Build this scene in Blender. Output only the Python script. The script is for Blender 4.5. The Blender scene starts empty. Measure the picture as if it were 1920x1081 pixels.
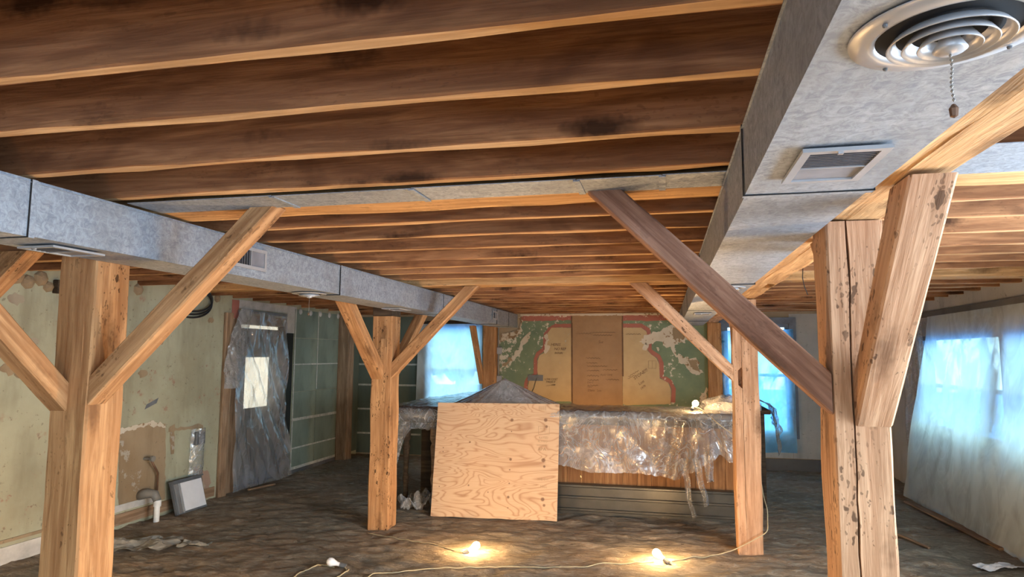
import bpy, bmesh, math, random
from mathutils import Vector, Matrix, noise
random.seed(7)
SC = bpy.context.scene
COL = SC.collection
# ------------------------------------------------------------------ camera
YAW, PITCH, ROLL, FPX, CH = math.radians(12.972), math.radians(5.688), math.radians(.327), 1244.07, 1.6
fw = Vector((-math.sin(YAW)*math.cos(PITCH), math.cos(YAW)*math.cos(PITCH), math.sin(PITCH)))
_r = Vector((math.cos(YAW), math.sin(YAW), 0)); _u = _r.cross(fw)
rt = _r*math.cos(ROLL) + _u*math.sin(ROLL); up = -_r*math.sin(ROLL) + _u*math.cos(ROLL)
CAM = Vector((0, 0, CH))
cd = bpy.data.cameras.new('camera'); cam = bpy.data.objects.new('camera', cd); COL.objects.link(cam)
cd.sensor_fit = 'HORIZONTAL'; cd.sensor_width = 36; cd.lens = FPX/1920*36; cd.clip_start = .05
cam.matrix_world = Matrix(((rt.x, up.x, -fw.x, 0), (rt.y, up.y, -fw.y, 0), (rt.z, up.z, -fw.z, CH), (0, 0, 0, 1)))
SC.camera = cam
# ------------------------------------------------------------------ world and added daylight
w = bpy.data.worlds.new('sky'); SC.world = w; w.use_nodes = True
bg = w.node_tree.nodes['Background']; bg.inputs[0].default_value = (.50, .82, .96, 1); bg.inputs[1].default_value = 2.7
def area(name, loc, rot, sx, sy, power, col):
    l = bpy.data.lights.new(name, 'AREA'); l.shape = 'RECTANGLE'; l.size = sx; l.size_y = sy; l.energy = power; l.color = col
    o = bpy.data.objects.new(name, l); COL.objects.link(o); o.location = loc; o.rotation_euler = rot
    return o
PI = math.pi
# area lights added for brightness at unseen openings, right wall and behind the camera
area('daylight_right_window', (3.02, 1.7, 1.35), (0, PI/2, 0), 1.1, 3.2, 215, (.74, .87, 1.0))
area('daylight_right_window_rear', (3.02, -1.4, 1.35), (0, PI/2, 0), 1.1, 2.4, 45, (.74, .87, 1.0))
area('daylight_rear_window', (-1.0, -3.4, 1.35), (PI/2, 0, 0), 4.2, 1.3, 32, (.92, .93, 1.0))
SC.view_settings.view_transform = 'Standard'; SC.view_settings.look = 'None'
SC.view_settings.exposure = 0.98; SC.view_settings.gamma = 1; SC.view_settings.use_curve_mapping = False
SC.cycles.use_denoising = True; SC.cycles.max_bounces = 7; SC.cycles.diffuse_bounces = 4; SC.cycles.glossy_bounces = 2; SC.cycles.use_adaptive_sampling = True; SC.cycles.adaptive_threshold = .06; SC.cycles.adaptive_min_samples = 16
SC.cycles.transparent_max_bounces = 10; SC.cycles.sample_clamp_indirect = 6; SC.cycles.caustics_reflective = False; SC.cycles.caustics_refractive = False

# ------------------------------------------------------------------ helpers
def at(x, y, **k):
    """point of a wall / floor plane that the photograph shows at a pixel (used to measure the place)"""
    d = fw + rt*((x-960)/FPX) - up*((y-540.5)/FPX)
    (a, v), = k.items(); i = 'XYZ'.index(a)
    return CAM + d*((v-CAM[i])/d[i])
WM = {}
def put(o, parent, M):
    COL.objects.link(o); WM[o.name] = M
    if parent is not None:
        o.parent = parent; o.matrix_basis = WM[parent.name].inverted() @ M
    else:
        o.matrix_basis = M
    return o
def tag(o, label=None, cat=None, group=None, kind=None):
    if label: o['label'] = label
    if cat: o['category'] = cat
    if group: o['group'] = group
    if kind: o['kind'] = kind
    return o
def thing(name, loc, label, cat, group=None):
    o = bpy.data.objects.new(name, None); o.empty_display_size = .1
    put(o, None, Matrix.Translation(Vector(loc)))
    return tag(o, label, cat, group)
AX = {'x': Matrix.Identity(3), 'y': Matrix(((0, -1, 0), (1, 0, 0), (0, 0, 1))), 'z': Matrix(((0, 1, 0), (0, 0, 1), (1, 0, 0)))}
class MB:
    def __init__(s): s.v = []; s.f = []
    def add(s, vs, fs):
        b = len(s.v); s.v += [Vector(q) for q in vs]; s.f += [[b+i for i in f] for f in fs]; return s
    def box(s, x0, x1, y0, y1, z0, z1):
        return s.add([(x0,y0,z0),(x1,y0,z0),(x1,y1,z0),(x0,y1,z0),(x0,y0,z1),(x1,y0,z1),(x1,y1,z1),(x0,y1,z1)],
                     [(0,3,2,1),(4,5,6,7),(0,1,5,4),(1,2,6,5),(2,3,7,6),(3,0,4,7)])
    def prism(s, poly, vec):
        n = len(poly); vec = Vector(vec); a = [Vector(p) for p in poly]
        return s.add(a+[p+vec for p in a], [tuple(range(n))[::-1], tuple(range(n, 2*n))]+[(i, (i+1) % n, n+(i+1) % n, n+i) for i in range(n)])
    def tube(s, pts, r, n=8, cap=True):
        pts = [Vector(p) for p in pts]; rs = r if isinstance(r, (list, tuple)) else [r]*len(pts)
        t0 = (pts[1]-pts[0]).normalized(); a = t0.orthogonal().normalized(); vs = []
        for i, p in enumerate(pts):
            t = (pts[min(i+1, len(pts)-1)]-pts[max(i-1, 0)]).normalized()
            a = (a - t*a.dot(t)).normalized(); b = t.cross(a)
            vs += [p+(a*math.cos(2*PI*k/n)+b*math.sin(2*PI*k/n))*rs[i] for k in range(n)]
        fs = [(i*n+k, i*n+(k+1) % n, (i+1)*n+(k+1) % n, (i+1)*n+k) for i in range(len(pts)-1) for k in range(n)]
        if cap: fs += [tuple(range(n))[::-1], tuple((len(pts)-1)*n+k for k in range(n))]
        return s.add(vs, fs)
    def lathe(s, c, prof, n=24, axis='z', cap=False):
        c = Vector(c); vs = []
        for r, h in prof:
            for k in range(n):
                a = 2*PI*k/n; q = (r*math.cos(a), r*math.sin(a), h)
                if axis == 'y': q = (q[0], q[2], q[1])
                if axis == 'x': q = (q[2], q[0], q[1])
                vs.append(c+Vector(q))
        fs = [(i*n+k, i*n+(k+1) % n, (i+1)*n+(k+1) % n, (i+1)*n+k) for i in range(len(prof)-1) for k in range(n)]
        if cap: fs += [tuple(range(n))[::-1], tuple((len(prof)-1)*n+k for k in range(n))]
        return s.add(vs, fs)
    def grid(s, nu, nv, fn, skip=None):
        vs = [fn(i/(nu-1), j/(nv-1)) for j in range(nv) for i in range(nu)]
        fs = [(j*nu+i, j*nu+i+1, (j+1)*nu+i+1, (j+1)*nu+i) for j in range(nv-1) for i in range(nu-1) if not (skip and skip((i+.5)/(nu-1), (j+.5)/(nv-1)))]
        return s.add(vs, fs)
    def build(s, name, mat, parent=None, axis='x', M=None, bevel=0, smooth=False, solid=0):
        if M is None:
            xs = [v.x for v in s.v]; ys = [v.y for v in s.v]; zs = [v.z for v in s.v]
            M = Matrix.Translation(((min(xs)+max(xs))/2, (min(ys)+max(ys))/2, min(zs))) @ AX[axis].to_4x4()
        Mi = M.inverted()
        me = bpy.data.meshes.new(name); me.from_pydata([Mi @ v for v in s.v], [], s.f)
        bm = bmesh.new(); bm.from_mesh(me)
        if not solid and not smooth or bevel: bmesh.ops.recalc_face_normals(bm, faces=bm.faces)
        if bevel:
            es = [e for e in bm.edges if len(e.link_faces) == 2 and e.calc_face_angle(0) > .6]
            bmesh.ops.bevel(bm, geom=es, offset=bevel, segments=1, affect='EDGES')
        bm.to_mesh(me); bm.free()
        for p in me.polygons: p.use_smooth = smooth
        if isinstance(mat, (list, tuple)):
            for m_ in mat: me.materials.append(m_)
        else: me.materials.append(mat)
        o = bpy.data.objects.new(name, me); put(o, parent, M)
        if solid:
            md = o.modifiers.new('thickness', 'SOLIDIFY'); md.thickness = solid; md.offset = 0
        return o
def frame(p0, d, side):
    """matrix at p0 with local x along d"""
    x = Vector(d).normalized(); z = Vector(side); z = (z-x*z.dot(x)).normalized(); y = z.cross(x)
    return Matrix(((x.x, y.x, z.x, p0[0]), (x.y, y.y, z.y, p0[1]), (x.z, y.z, z.z, p0[2]), (0, 0, 0, 1)))
def nz(x, y=0, z=0): return noise.noise(Vector((x, y, z)))
def fbm(x, y, z=0, o=4): return noise.fractal(Vector((x, y, z)), .9, 2.0, o)

# ------------------------------------------------------------------ materials
class NT:
    def __init__(s, name):
        s.m = bpy.data.materials.new(name); s.m.use_nodes = True; s.t = s.m.node_tree; s.n = s.t.nodes
        s.b = s.n['Principled BSDF']; s.out = s.n['Material Output']
    def node(s, t, **k):
        o = s.n.new(t)
        for a, v in k.items(): setattr(o, a, v)
        return o
    def link(s, a, b): s.t.links.new(a, b)
    def coord(s, rnd=True, scale=(1, 1, 1)):
        tc = s.node('ShaderNodeTexCoord'); src = tc.outputs['Object']
        if rnd:
            oi = s.node('ShaderNodeObjectInfo'); mu = s.node('ShaderNodeMath', operation='MULTIPLY'); mu.inputs[1].default_value = 61.7
            s.link(oi.outputs['Random'], mu.inputs[0])
            va = s.node('ShaderNodeVectorMath', operation='ADD'); s.link(src, va.inputs[0]); s.link(mu.outputs[0], va.inputs[1]); src = va.outputs[0]
        return s.scale(src, scale)
    def scale(s, src, sc):
        if sc == (1, 1, 1): return src
        vm = s.node('ShaderNodeVectorMath', operation='MULTIPLY'); s.link(src, vm.inputs[0]); vm.inputs[1].default_value = sc; return vm.outputs[0]
    def noise(s, vec, scale=1, detail=4, rough=.55, dist=0):
        n = s.node('ShaderNodeTexNoise'); s.link(vec, n.inputs['Vector']); n.inputs['Scale'].default_value = scale
        n.inputs['Detail'].default_value = detail; n.inputs['Roughness'].default_value = rough; n.inputs['Distortion'].default_value = dist
        return n.outputs['Fac']
    def voro(s, vec, scale=1, feature='F1', rnd=1):
        n = s.node('ShaderNodeTexVoronoi', feature=feature); s.link(vec, n.inputs['Vector']); n.inputs['Scale'].default_value = scale
        n.inputs['Randomness'].default_value = rnd
        return n.outputs['Distance']
    def math(s, op, a, b=None, c=None):
        n = s.node('ShaderNodeMath', operation=op)
        for i, q in enumerate((a, b, c)):
            if q is None: continue
            if isinstance(q, (int, float)): n.inputs[i].default_value = q
            else: s.link(q, n.inputs[i])
        return n.outputs[0]
    def step(s, f, lo, hi):
        n = s.node('ShaderNodeMapRange'); s.link(f, n.inputs[0]); n.inputs[1].default_value = lo; n.inputs[2].default_value = hi
        return n.outputs[0]
    def mix(s, f, a, b):
        n = s.node('ShaderNodeMix', data_type='RGBA')
        for i, q in ((0, f), (6, a), (7, b)):
            if isinstance(q, (int, float)): n.inputs[i].default_value = q
            elif isinstance(q, tuple): n.inputs[i].default_value = (*q, 1) if len(q) == 3 else q
            else: s.link(q, n.inputs[i])
        return n.outputs[2]
    def bump(s, h, strength=.3, dist=.01):
        n = s.node('ShaderNodeBump'); s.link(h, n.inputs['Height']); n.inputs['Strength'].default_value = strength; n.inputs['Distance'].default_value = dist
        s.link(n.outputs[0], s.b.inputs['Normal']); return n.outputs[0]
    def base(s, c, rough=.8, metal=0, spec=.3):
        if isinstance(c, tuple): s.b.inputs['Base Color'].default_value = (*c, 1)
        else: s.link(c, s.b.inputs['Base Color'])
        if isinstance(rough, (int, float)): s.b.inputs['Roughness'].default_value = rough
        else: s.link(rough, s.b.inputs['Roughness'])
        s.b.inputs['Metallic'].default_value = metal; s.b.inputs['Specular IOR Level'].default_value = spec
        return s.m
def wood(name, dark, mid, light, holes=.5, knots=.6, stain=.35, grain=1.0, bump=.35):
    n = NT(name); co = n.coord()
    g = n.noise(n.scale(co, (2.0, 30*grain, 30*grain)), 1, 4, .68, .35)
    g2 = n.noise(n.scale(co, (.9, 11, 11)), 1, 2, .6, .5)
    f = n.noise(n.scale(co, (.45, 4.5, 4.5)), 1, 2, .5, .7)
    ring = n.math('FRACT', n.math('MULTIPLY', f, 10.0))
    ring = n.step(n.math('ABSOLUTE', n.math('SUBTRACT', ring, .5)), .42, .1)
    c = n.mix(n.step(g, .40, .60), tuple(p*.78 for p in mid), light)
    c = n.mix(n.math('MULTIPLY', n.step(g2, .45, .68), .55), c, tuple((p+q)/2 for p, q in zip(dark, mid)))
    c = n.mix(n.math('MULTIPLY', ring, .30), c, dark)
    st = n.step(n.noise(n.scale(co, (1.6, 3.6, 3.6)), 1, 3, .68, .8), .50, .68)
    c = n.mix(n.math('MULTIPLY', st, stain), c, tuple(q*.8 for q in dark))
    kv = n.voro(n.scale(co, (2.0, 6.5, 6.5)), 1)
    k = n.step(n.math('ADD', kv, n.math('MULTIPLY', n.noise(co, 40, 1), .16)), .36, .19)
    c = n.mix(n.math('MULTIPLY', k, knots), c, tuple(q*.28 for q in dark))
    wn = n.node('ShaderNodeTexNoise'); n.link(co, wn.inputs['Vector']); wn.inputs['Scale'].default_value = 38; wn.inputs['Detail'].default_value = 1
    wv = n.node('ShaderNodeVectorMath', operation='MULTIPLY_ADD'); n.link(wn.outputs['Color'], wv.inputs[0]); wv.inputs[1].default_value = (.05, .022, .022); n.link(co, wv.inputs[2])
    size = n.math('MULTIPLY', n.step(n.noise(n.scale(co, (6, 14, 14)), 1, 1), .36, .70), .345)
    h1 = n.step(n.math('SUBTRACT', n.voro(n.scale(wv.outputs[0], (13, 34, 34)), 1), size), .02, -.06)
    h2 = n.step(n.math('SUBTRACT', n.voro(n.scale(wv.outputs[0], (31, 75, 75)), 1), size), .06, -.02)
    msk = n.step(n.noise(n.scale(co, (1.4, 3.6, 3.6)), 1, 2), .40, .54)
    hole = n.math('MINIMUM', n.math('MULTIPLY', n.math('ADD', h1, n.math('MULTIPLY', h2, .7)), n.math('ADD', n.math('MULTIPLY', msk, .9), .06)), 1.0)
    c = n.mix(n.math('MULTIPLY', hole, holes), c, tuple(q*.15 for q in dark))
    n.bump(g, bump*1.4, .008)
    return n.base(c, .82, 0, .2)
M_POST = wood('sandblasted_timber', (.27, .115, .045), (.45, .225, .095), (.58, .325, .15), holes=.9, knots=.55, stain=.30)
M_POST2 = wood('sandblasted_pale_timber', (.32, .15, .075), (.49, .275, .155), (.62, .385, .235), holes=.8, knots=.6, stain=.28)
M_BRACE = wood('brace_timber', (.24, .11, .045), (.43, .22, .095), (.57, .33, .16), holes=.6, knots=.6, stain=.45)
M_BRACE_RED = wood('brace_reddish_timber', (.14, .062, .04), (.27, .135, .085), (.38, .21, .14), holes=.2, knots=.6, stain=.6)
M_BEAM = wood('beam_timber', (.34, .16, .06), (.55, .31, .13), (.70, .43, .20), holes=.4, knots=.7, stain=.25)
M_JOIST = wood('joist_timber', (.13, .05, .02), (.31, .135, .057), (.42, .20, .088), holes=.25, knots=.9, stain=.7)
M_JEDGE = wood('joist_edge_timber', (.36, .19, .08), (.58, .35, .17), (.70, .46, .25), holes=.1, knots=.4, stain=.2)  # paler underside wood, with the light from below put into the colour
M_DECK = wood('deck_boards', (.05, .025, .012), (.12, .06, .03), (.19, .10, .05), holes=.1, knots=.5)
M_PANEL = wood('bar_panel_wood', (.14, .055, .02), (.27, .12, .045), (.36, .18, .075), holes=0, knots=.15, grain=1.4, bump=.1)
M_DARKWOOD = wood('dark_varnished_wood', (.03, .02, .014), (.06, .042, .028), (.10, .07, .045), holes=0, knots=.1)
M_TRIM = wood('trim_wood', (.16, .09, .05), (.30, .19, .11), (.40, .27, .17), holes=.2, knots=.3)
def galv():
    n = NT('galvanised_steel'); co = n.coord()
    a = n.noise(n.scale(co, (34, 34, 34)), 1, 5, .75, 1.2); b = n.noise(co, 2.6, 3, .6)
    s_ = n.noise(n.scale(co, (3, 60, 60)), 1, 3, .6)
    c = n.mix(n.step(a, .38, .62), (.22, .25, .29), (.40, .445, .50))
    c = n.mix(n.math('MULTIPLY', n.step(b, .5, .72), .6), c, (.20, .205, .21))
    c = n.mix(n.math('MULTIPLY', n.step(s_, .5, .75), .25), c, (.50, .54, .60))
    return n.base(c, n.step(a, 1.4, -.2), .45, .5)
M_GALV = galv()
def plain(name, c, rough=.6, metal=0, var=.25, sc=8, spec=.4):
    n = NT(name); co = n.coord(); f = n.noise(co, sc, 4, .6)
    return n.base(n.mix(n.step(f, .3, .7), tuple(q*(1-var) for q in c), tuple(min(1, q*(1+var*.6)) for q in c)), rough, metal, spec)
M_GREYMETAL = plain('painted_register_grey', (.42, .42, .43), .38, .35, .12)
M_ALU = plain('spun_aluminium', (.62, .62, .64), .3, .8, .12)
M_BLACK = plain('dark_void', (.012, .012, .013), .9, 0, .2)
M_SLAT = plain('register_slat', (.11, .11, .12), .5, .3)
M_MESH = plain('register_damper_grey', (.20, .20, .22), .7, .1)
M_RUBBER = plain('black_cable', (.02, .02, .022), .5)
M_CORD = plain('pale_yellow_cord', (.50, .41, .25), .6)
M_PVC = plain('white_pvc', (.75, .74, .70), .4)
M_PIPE = plain('grey_cast_pipe', (.25, .23, .20), .6, .2)
M_COPPER = plain('tarnished_copper', (.18, .10, .06), .5, .5)
M_WHITE = plain('white_sheet', (.72, .73, .76), .6, 0, .06)
M_DGREY = plain('dark_grey_frame', (.12, .125, .13), .5)
M_TAPE = plain('grey_duct_tape', (.17, .18, .19), .5)
M_INK = plain('marker_ink', (.05, .03, .02), .8)
M_INK2 = plain('faded_marker_ink', (.16, .09, .05), .9)
M_STAMP = plain('faded_stamp_ink', (.36, .24, .14), .9)
M_PAPER = plain('kraft_paper', (.30, .27, .22), .9, 0, .3)
M_BLACKBOARD = plain('black_board', (.018, .022, .02), .9)
M_DOOR = plain('slate_door_paint', (.10, .115, .115), .6)
M_JTAPE = plain('joint_compound', (.50, .50, .44), .9, 0, .3, 20)
M_ROOMWHITE = plain('plaster_white', (.52, .50, .46), .9)
M_FRAME = plain('grey_window_frame', (.16, .18, .22), .6)
def plaster(name, base, dirty, accent, acc_t=.66, rough=.92):
    n = NT(name); co = n.coord(False)
    a = n.noise(co, 1.1, 5, .62); b = n.noise(co, 5.5, 5, .7); d = n.noise(n.scale(co, (3, 3, .7)), 1.5, 4, .6)
    c = n.mix(n.step(a, .36, .66), base, dirty)
    c = n.mix(n.math('MULTIPLY', n.step(d, .52, .72), .5), c, tuple(q*.62 for q in dirty))
    e = n.math('MULTIPLY', n.step(b, acc_t, acc_t+.04), n.step(a, .45, .55))
    c = n.mix(n.math('MULTIPLY', e, .7), c, accent)
    spots = n.math('MULTIPLY', n.step(n.noise(co, 22, 3, .7), .64, .69), .45)
    c = n.mix(spots, c, (.10, .085, .06))
    n.bump(b, .4, .012)
    return n.base(c, rough, 0, .15)
M_LWALL = plaster('old_cream_plaster', (.44, .44, .315), (.33, .305, .205), (.34, .19, .13), .60)
M_RWALL = plaster('grey_plaster', (.50, .49, .465), (.39, .38, .36), (.2, .18, .16))
M_BWALL = plaster('bare_back_plaster', (.42, .34, .23), (.30, .22, .14), (.5, .45, .36))
M_PATCH = plaster('scraped_tan_patch', (.36, .27, .17), (.27, .19, .11), (.45, .42, .36), .6)
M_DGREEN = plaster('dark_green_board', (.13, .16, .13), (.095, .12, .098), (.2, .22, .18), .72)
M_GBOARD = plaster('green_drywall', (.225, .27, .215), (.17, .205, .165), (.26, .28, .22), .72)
M_BASE = plaster('grey_base', (.16, .155, .15), (.10, .10, .10), (.05, .05, .05))
def flaky(name, col, col2, fleck, amount):
    n = NT(name); co = n.coord(False)
    a = n.noise(co, 2.4, 3, .6); b = n.noise(co, 16, 5, .7)
    c = n.mix(n.step(n.noise(co, 5, 4, .6), .35, .68), col, col2)
    t = n.math('ADD', n.math('MULTIPLY', a, .55), n.math('MULTIPLY', b, .6))
    k = n.step(t, amount, amount+.012)
    c = n.mix(k, c, fleck)
    n.bump(k, .4, .004)
    return n.base(c, .9, 0, .15)
M_GREEN = flaky('flaking_green_paint', (.165, .22, .145), (.215, .27, .17), (.62, .57, .47), .64)
M_RED = flaky('flaking_red_paint', (.40, .155, .115), (.34, .13, .10), (.60, .52, .42), .655)
M_TAN = flaky('tan_stencil_paint', (.52, .39, .22), (.46, .34, .19), (.45, .40, .31), .72)
M_BROWN = flaky('brown_paper_panel', (.36, .225, .125), (.31, .19, .105), (.40, .27, .16), .74)
M_FLAKE = flaky('flaked_plaster', (.62, .56, .45), (.55, .47, .35), (.28, .18, .10), .64)
def dirt():
    n = NT('dusty_dirt'); co = n.coord(False)
    a = n.noise(co, .55, 4, .6, .4); b = n.noise(n.scale(co, (2.6, 6.0, 3)), 1.9, 6, .74, 1.8); d = n.noise(co, 30, 4, .7)
    c = n.mix(n.step(a, .40, .60), (.42, .30, .20), (.31, .265, .205))
    c = n.mix(n.math('MULTIPLY', n.step(b, .50, .66), .85), c, (.58, .48, .36))
    c = n.mix(n.math('MULTIPLY', n.step(b, .44, .34), .75), c, (.12, .092, .066))
    c = n.mix(n.math('MULTIPLY', n.step(d, .55, .75), .35), c, (.55, .47, .37))
    n.bump(n.math('ADD', n.math('MULTIPLY', b, 1.2), n.math('MULTIPLY', d, .35)), .95, .045)
    return n.base(c, .95, 0, .1)
M_DIRT = dirt()
def plastic(name, milky=.34, tint=(.80, .83, .86), sc=(9, 9, 9), gloss=.5, trans=.5, crease=.5):
    n = NT(name); co = n.coord(); n.n.remove(n.b)
    h = n.noise(n.scale(co, sc), 1, 3, .55, .8)
    cr1 = n.math('ABSOLUTE', n.math('SUBTRACT', n.noise(n.scale(co, tuple(q*.55 for q in sc)), 1, 2, .6, 2.2), .5))
    cr = n.step(cr1, .035, .0)
    h = n.math('ADD', h, n.math('MULTIPLY', cr, crease))
    bp = n.node('ShaderNodeBump'); n.link(h, bp.inputs['Height']); bp.inputs['Strength'].default_value = .35; bp.inputs['Distance'].default_value = .02
    tr = n.node('ShaderNodeBsdfTransparent'); tr.inputs[0].default_value = (.93, .95, .96, 1)
    df = n.node('ShaderNodeBsdfDiffuse'); df.inputs[0].default_value = (*tint, 1); n.link(bp.outputs[0], df.inputs['Normal'])
    tl = n.node('ShaderNodeBsdfTranslucent'); tl.inputs[0].default_value = (*tint, 1); n.link(bp.outputs[0], tl.inputs['Normal'])
    gl = n.node('ShaderNodeBsdfGlossy'); gl.inputs['Roughness'].default_value = .22; n.link(bp.outputs[0], gl.inputs['Normal'])
    m1 = n.node('ShaderNodeMixShader'); m1.inputs[0].default_value = trans; n.link(df.outputs[0], m1.inputs[1]); n.link(tl.outputs[0], m1.inputs[2])
    m2 = n.node('ShaderNodeMixShader'); n.link(n.math('ADD', n.math('MULTIPLY', n.step(h, .3, 1.0), milky*.9), milky*.6), m2.inputs[0]); n.link(tr.outputs[0], m2.inputs[1]); n.link(m1.outputs[0], m2.inputs[2])
    lw_ = n.node('ShaderNodeLayerWeight'); n.link(bp.outputs[0], lw_.inputs['Normal']); fr = n.math('ADD', n.math('MULTIPLY', n.math('POWER', lw_.outputs['Facing'], 4.0), .6), .05)
    m3 = n.node('ShaderNodeMixShader'); n.link(n.math('MULTIPLY', fr, gloss*2), m3.inputs[0]); n.link(m2.outputs[0], m3.inputs[1]); n.link(gl.outputs[0], m3.inputs[2])
    n.link(m3.outputs[0], n.out.inputs[0]); return n.m
M_FILM = plastic('clear_dust_plastic', .30, (.84, .86, .90), (8, 8, 6), .9, .35)
M_FILM_WIN = plastic('window_plastic', 1.05, (.86, .92, .92), (3, 3, 2), .25, .66, .06)
M_FILM_BLUE = plastic('blue_window_plastic', 1.05, (.28, .66, 1.0), (3, 3, 2), .25, .66, .06)
M_FILM_DOOR = plastic('door_plastic', .44, (.66, .66, .67), (5, 5, 2), 1.1, .35, .22)
M_FILM_TENT = plastic('tent_plastic', .62, (.95, .96, .98), (7, 7, 4), 1.4, .35, .3)
M_FILM_DUSTY = plastic('dusty_plastic', .62, (.46, .45, .44), (9, 9, 9), .35, .25)
def emis(name, col, s):
    n = NT(name); n.b.inputs['Base Color'].default_value = (*col, 1); n.b.inputs['Emission Color'].default_value = (*col, 1); n.b.inputs['Emission Strength'].default_value = s; return n.m
M_LIT = emis('glowing_bulb', (1, .66, .28), 45); M_LIT.cycles.emission_sampling = 'NONE'
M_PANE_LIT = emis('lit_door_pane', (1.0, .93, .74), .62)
M_BULB_OFF = plain('frosted_bulb', (.80, .83, .88), .25, 0, .04)
def plywood():
    n = NT('plywood_face'); co = n.coord(False)
    f = n.noise(n.scale(co, (1.0, 1, 3.6)), 1.2, 2, .45, .9)
    r = n.math('FRACT', n.math('MULTIPLY', f, 17.0))
    r = n.step(n.math('ABSOLUTE', n.math('SUBTRACT', r, .5)), .20, .5)
    g = n.noise(n.scale(co, (4, 1, 120)), 1, 3, .6)
    c = n.mix(n.step(g, .3, .7), (.56, .375, .23), (.62, .44, .285))
    c = n.mix(n.math('MULTIPLY', n.math('MULTIPLY', r, r), .85), c, (.38, .20, .105))
    c = n.mix(n.math('MULTIPLY', n.step(n.noise(co, 1.7, 2), .45, .65), .3), c, (.66, .40, .24))
    sx = n.node('ShaderNodeSeparateXYZ'); n.link(co, sx.inputs[0])
    for kx, kz, kr in KNOTS:
        dx = n.math('SUBTRACT', sx.outputs[0], kx); dz = n.math('SUBTRACT', sx.outputs[2], kz)
        d = n.math('SQRT', n.math('ADD', n.math('MULTIPLY', dx, dx), n.math('MULTIPLY', dz, dz)))
        c = n.mix(n.math('MULTIPLY', n.step(d, kr*1.25, kr*.7), .8), c, (.15, .07, .04))
    return n.base(c, .7, 0, .25)

# ------------------------------------------------------------------ timber builder
def timber(name, p0, p1, w_, h_, mat, side=(0, 1, 0), parent=None, seg=None, jit=.003, ch=.008, slot=None, edge=None, seed=0):
    """beam from p0 to p1; local z faces `side`, w_ along local y, h_ along local z; slot(t)->(centre, width, depth) cuts the -z face"""
    p0, p1 = Vector(p0), Vector(p1); L = (p1-p0).length; M = frame(p0, p1-p0, side)
    n = seg or max(2, int(L/.16)); vs = []; fs = []; mats = []
    for i in range(n+1):
        t = i/n; a, b = w_/2, h_/2
        j = lambda k: jit*nz(t*L*3.1+seed*7.3, k*3.7, seed*1.9)*1.6
        ring = [(-a+ch, -b+j(1)), ]
        if slot:
            c, sw, sd = slot(t)
            ring += [(c-sw/2, -b+j(1)), (c-sw/2*.6, -b+sd), (c+sw/2*.6, -b+sd), (c+sw/2, -b+j(1))]
        ring += [(a-ch, -b+j(2)), (a+j(3), -b+ch), (a+j(4), b-ch), (a-ch, b+j(5)), (-a+ch, b+j(6)), (-a+j(7), b-ch), (-a+j(8), -b+ch)]
        vs += [(t*L, y, z) for y, z in ring]
    k = len(ring)
    for i in range(n):
        for q in range(k):
            fs.append((i*k+q, (i+1)*k+q, (i+1)*k+(q+1) % k, i*k+(q+1) % k)); mats.append(1 if edge and q in edge else 0)
    fs += [tuple(range(k)), tuple(n*k+q for q in range(k))[::-1]]; mats += [0, 0]
    me = bpy.data.meshes.new(name); me.from_pydata(vs, [], fs)
    for m_ in (mat if isinstance(mat, (list, tuple)) else [mat]): me.materials.append(m_)
    for p, m_ in zip(me.polygons, mats): p.material_index = m_
    bm = bmesh.new(); bm.from_mesh(me); bmesh.ops.recalc_face_normals(bm, faces=bm.faces); bm.to_mesh(me); bm.free()
    return put(bpy.data.objects.new(name, me), parent, M)
def brace(name, quad, depth, mat, label, group='knee braces of the timber frame'):
    """quad: four corners (foot low, foot high, head inner, head outer) of one face; depth: vector through the thickness"""
    q = [Vector(p) for p in quad]; d = (q[2]+q[3]-q[0]-q[1]); n = 10; vs = []; fs = []; dv = Vector(depth)
    for i in range(n+1):
        t = i/n; a = q[0].lerp(q[3], t); b = q[1].lerp(q[2], t); e = (b-a).normalized()
        ja = e*.004*nz(t*7+q[0].x*9, q[0].y*5, 1); jb = e*.004*nz(t*7+q[0].x*9, q[0].y*5, 9)
        c = .007; a += ja; b += jb; dn = dv.normalized()
        vs += [a+e*c, b-e*c, b+dn*c, b+dv-dn*c, b+dv-e*c, a+dv+e*c, a+dv-dn*c, a+dn*c]
    for i in range(n):
        for k in range(8): fs.append((i*8+k, i*8+(k+1) % 8, (i+1)*8+(k+1) % 8, (i+1)*8+k))
    fs += [tuple(range(8)), tuple(n*8+k for k in range(8))]
    m = MB(); m.add(vs, fs); o = m.build(name, mat, None, M=frame(q[0], d, dv)); tag(o, label, 'brace', group); return o
def floor_z(x, y):
    z = .012*fbm(x*1.6, y*1.6, 0, 4) + .016*abs(fbm(x*1.6+.9*nz(x*1.3, y*1.3, 4), y*4.6+.7*nz(x*2, y, 9), 3.3, 5)) - .006 + .014*fbm(x*5, y*8, 6.1, 4)
    m = math.exp(-(((x-1.5)/.9)**2+((y-6.1)/.8)**2))*.035 + math.exp(-(((x+1.9)/1.4)**2+((y-4.6)/.5)**2))*.02
    z += m*(1+.5*fbm(x*6, y*6, 1, 4)) + .004*fbm(x*9, y*9, 2, 3)
    return z
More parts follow.
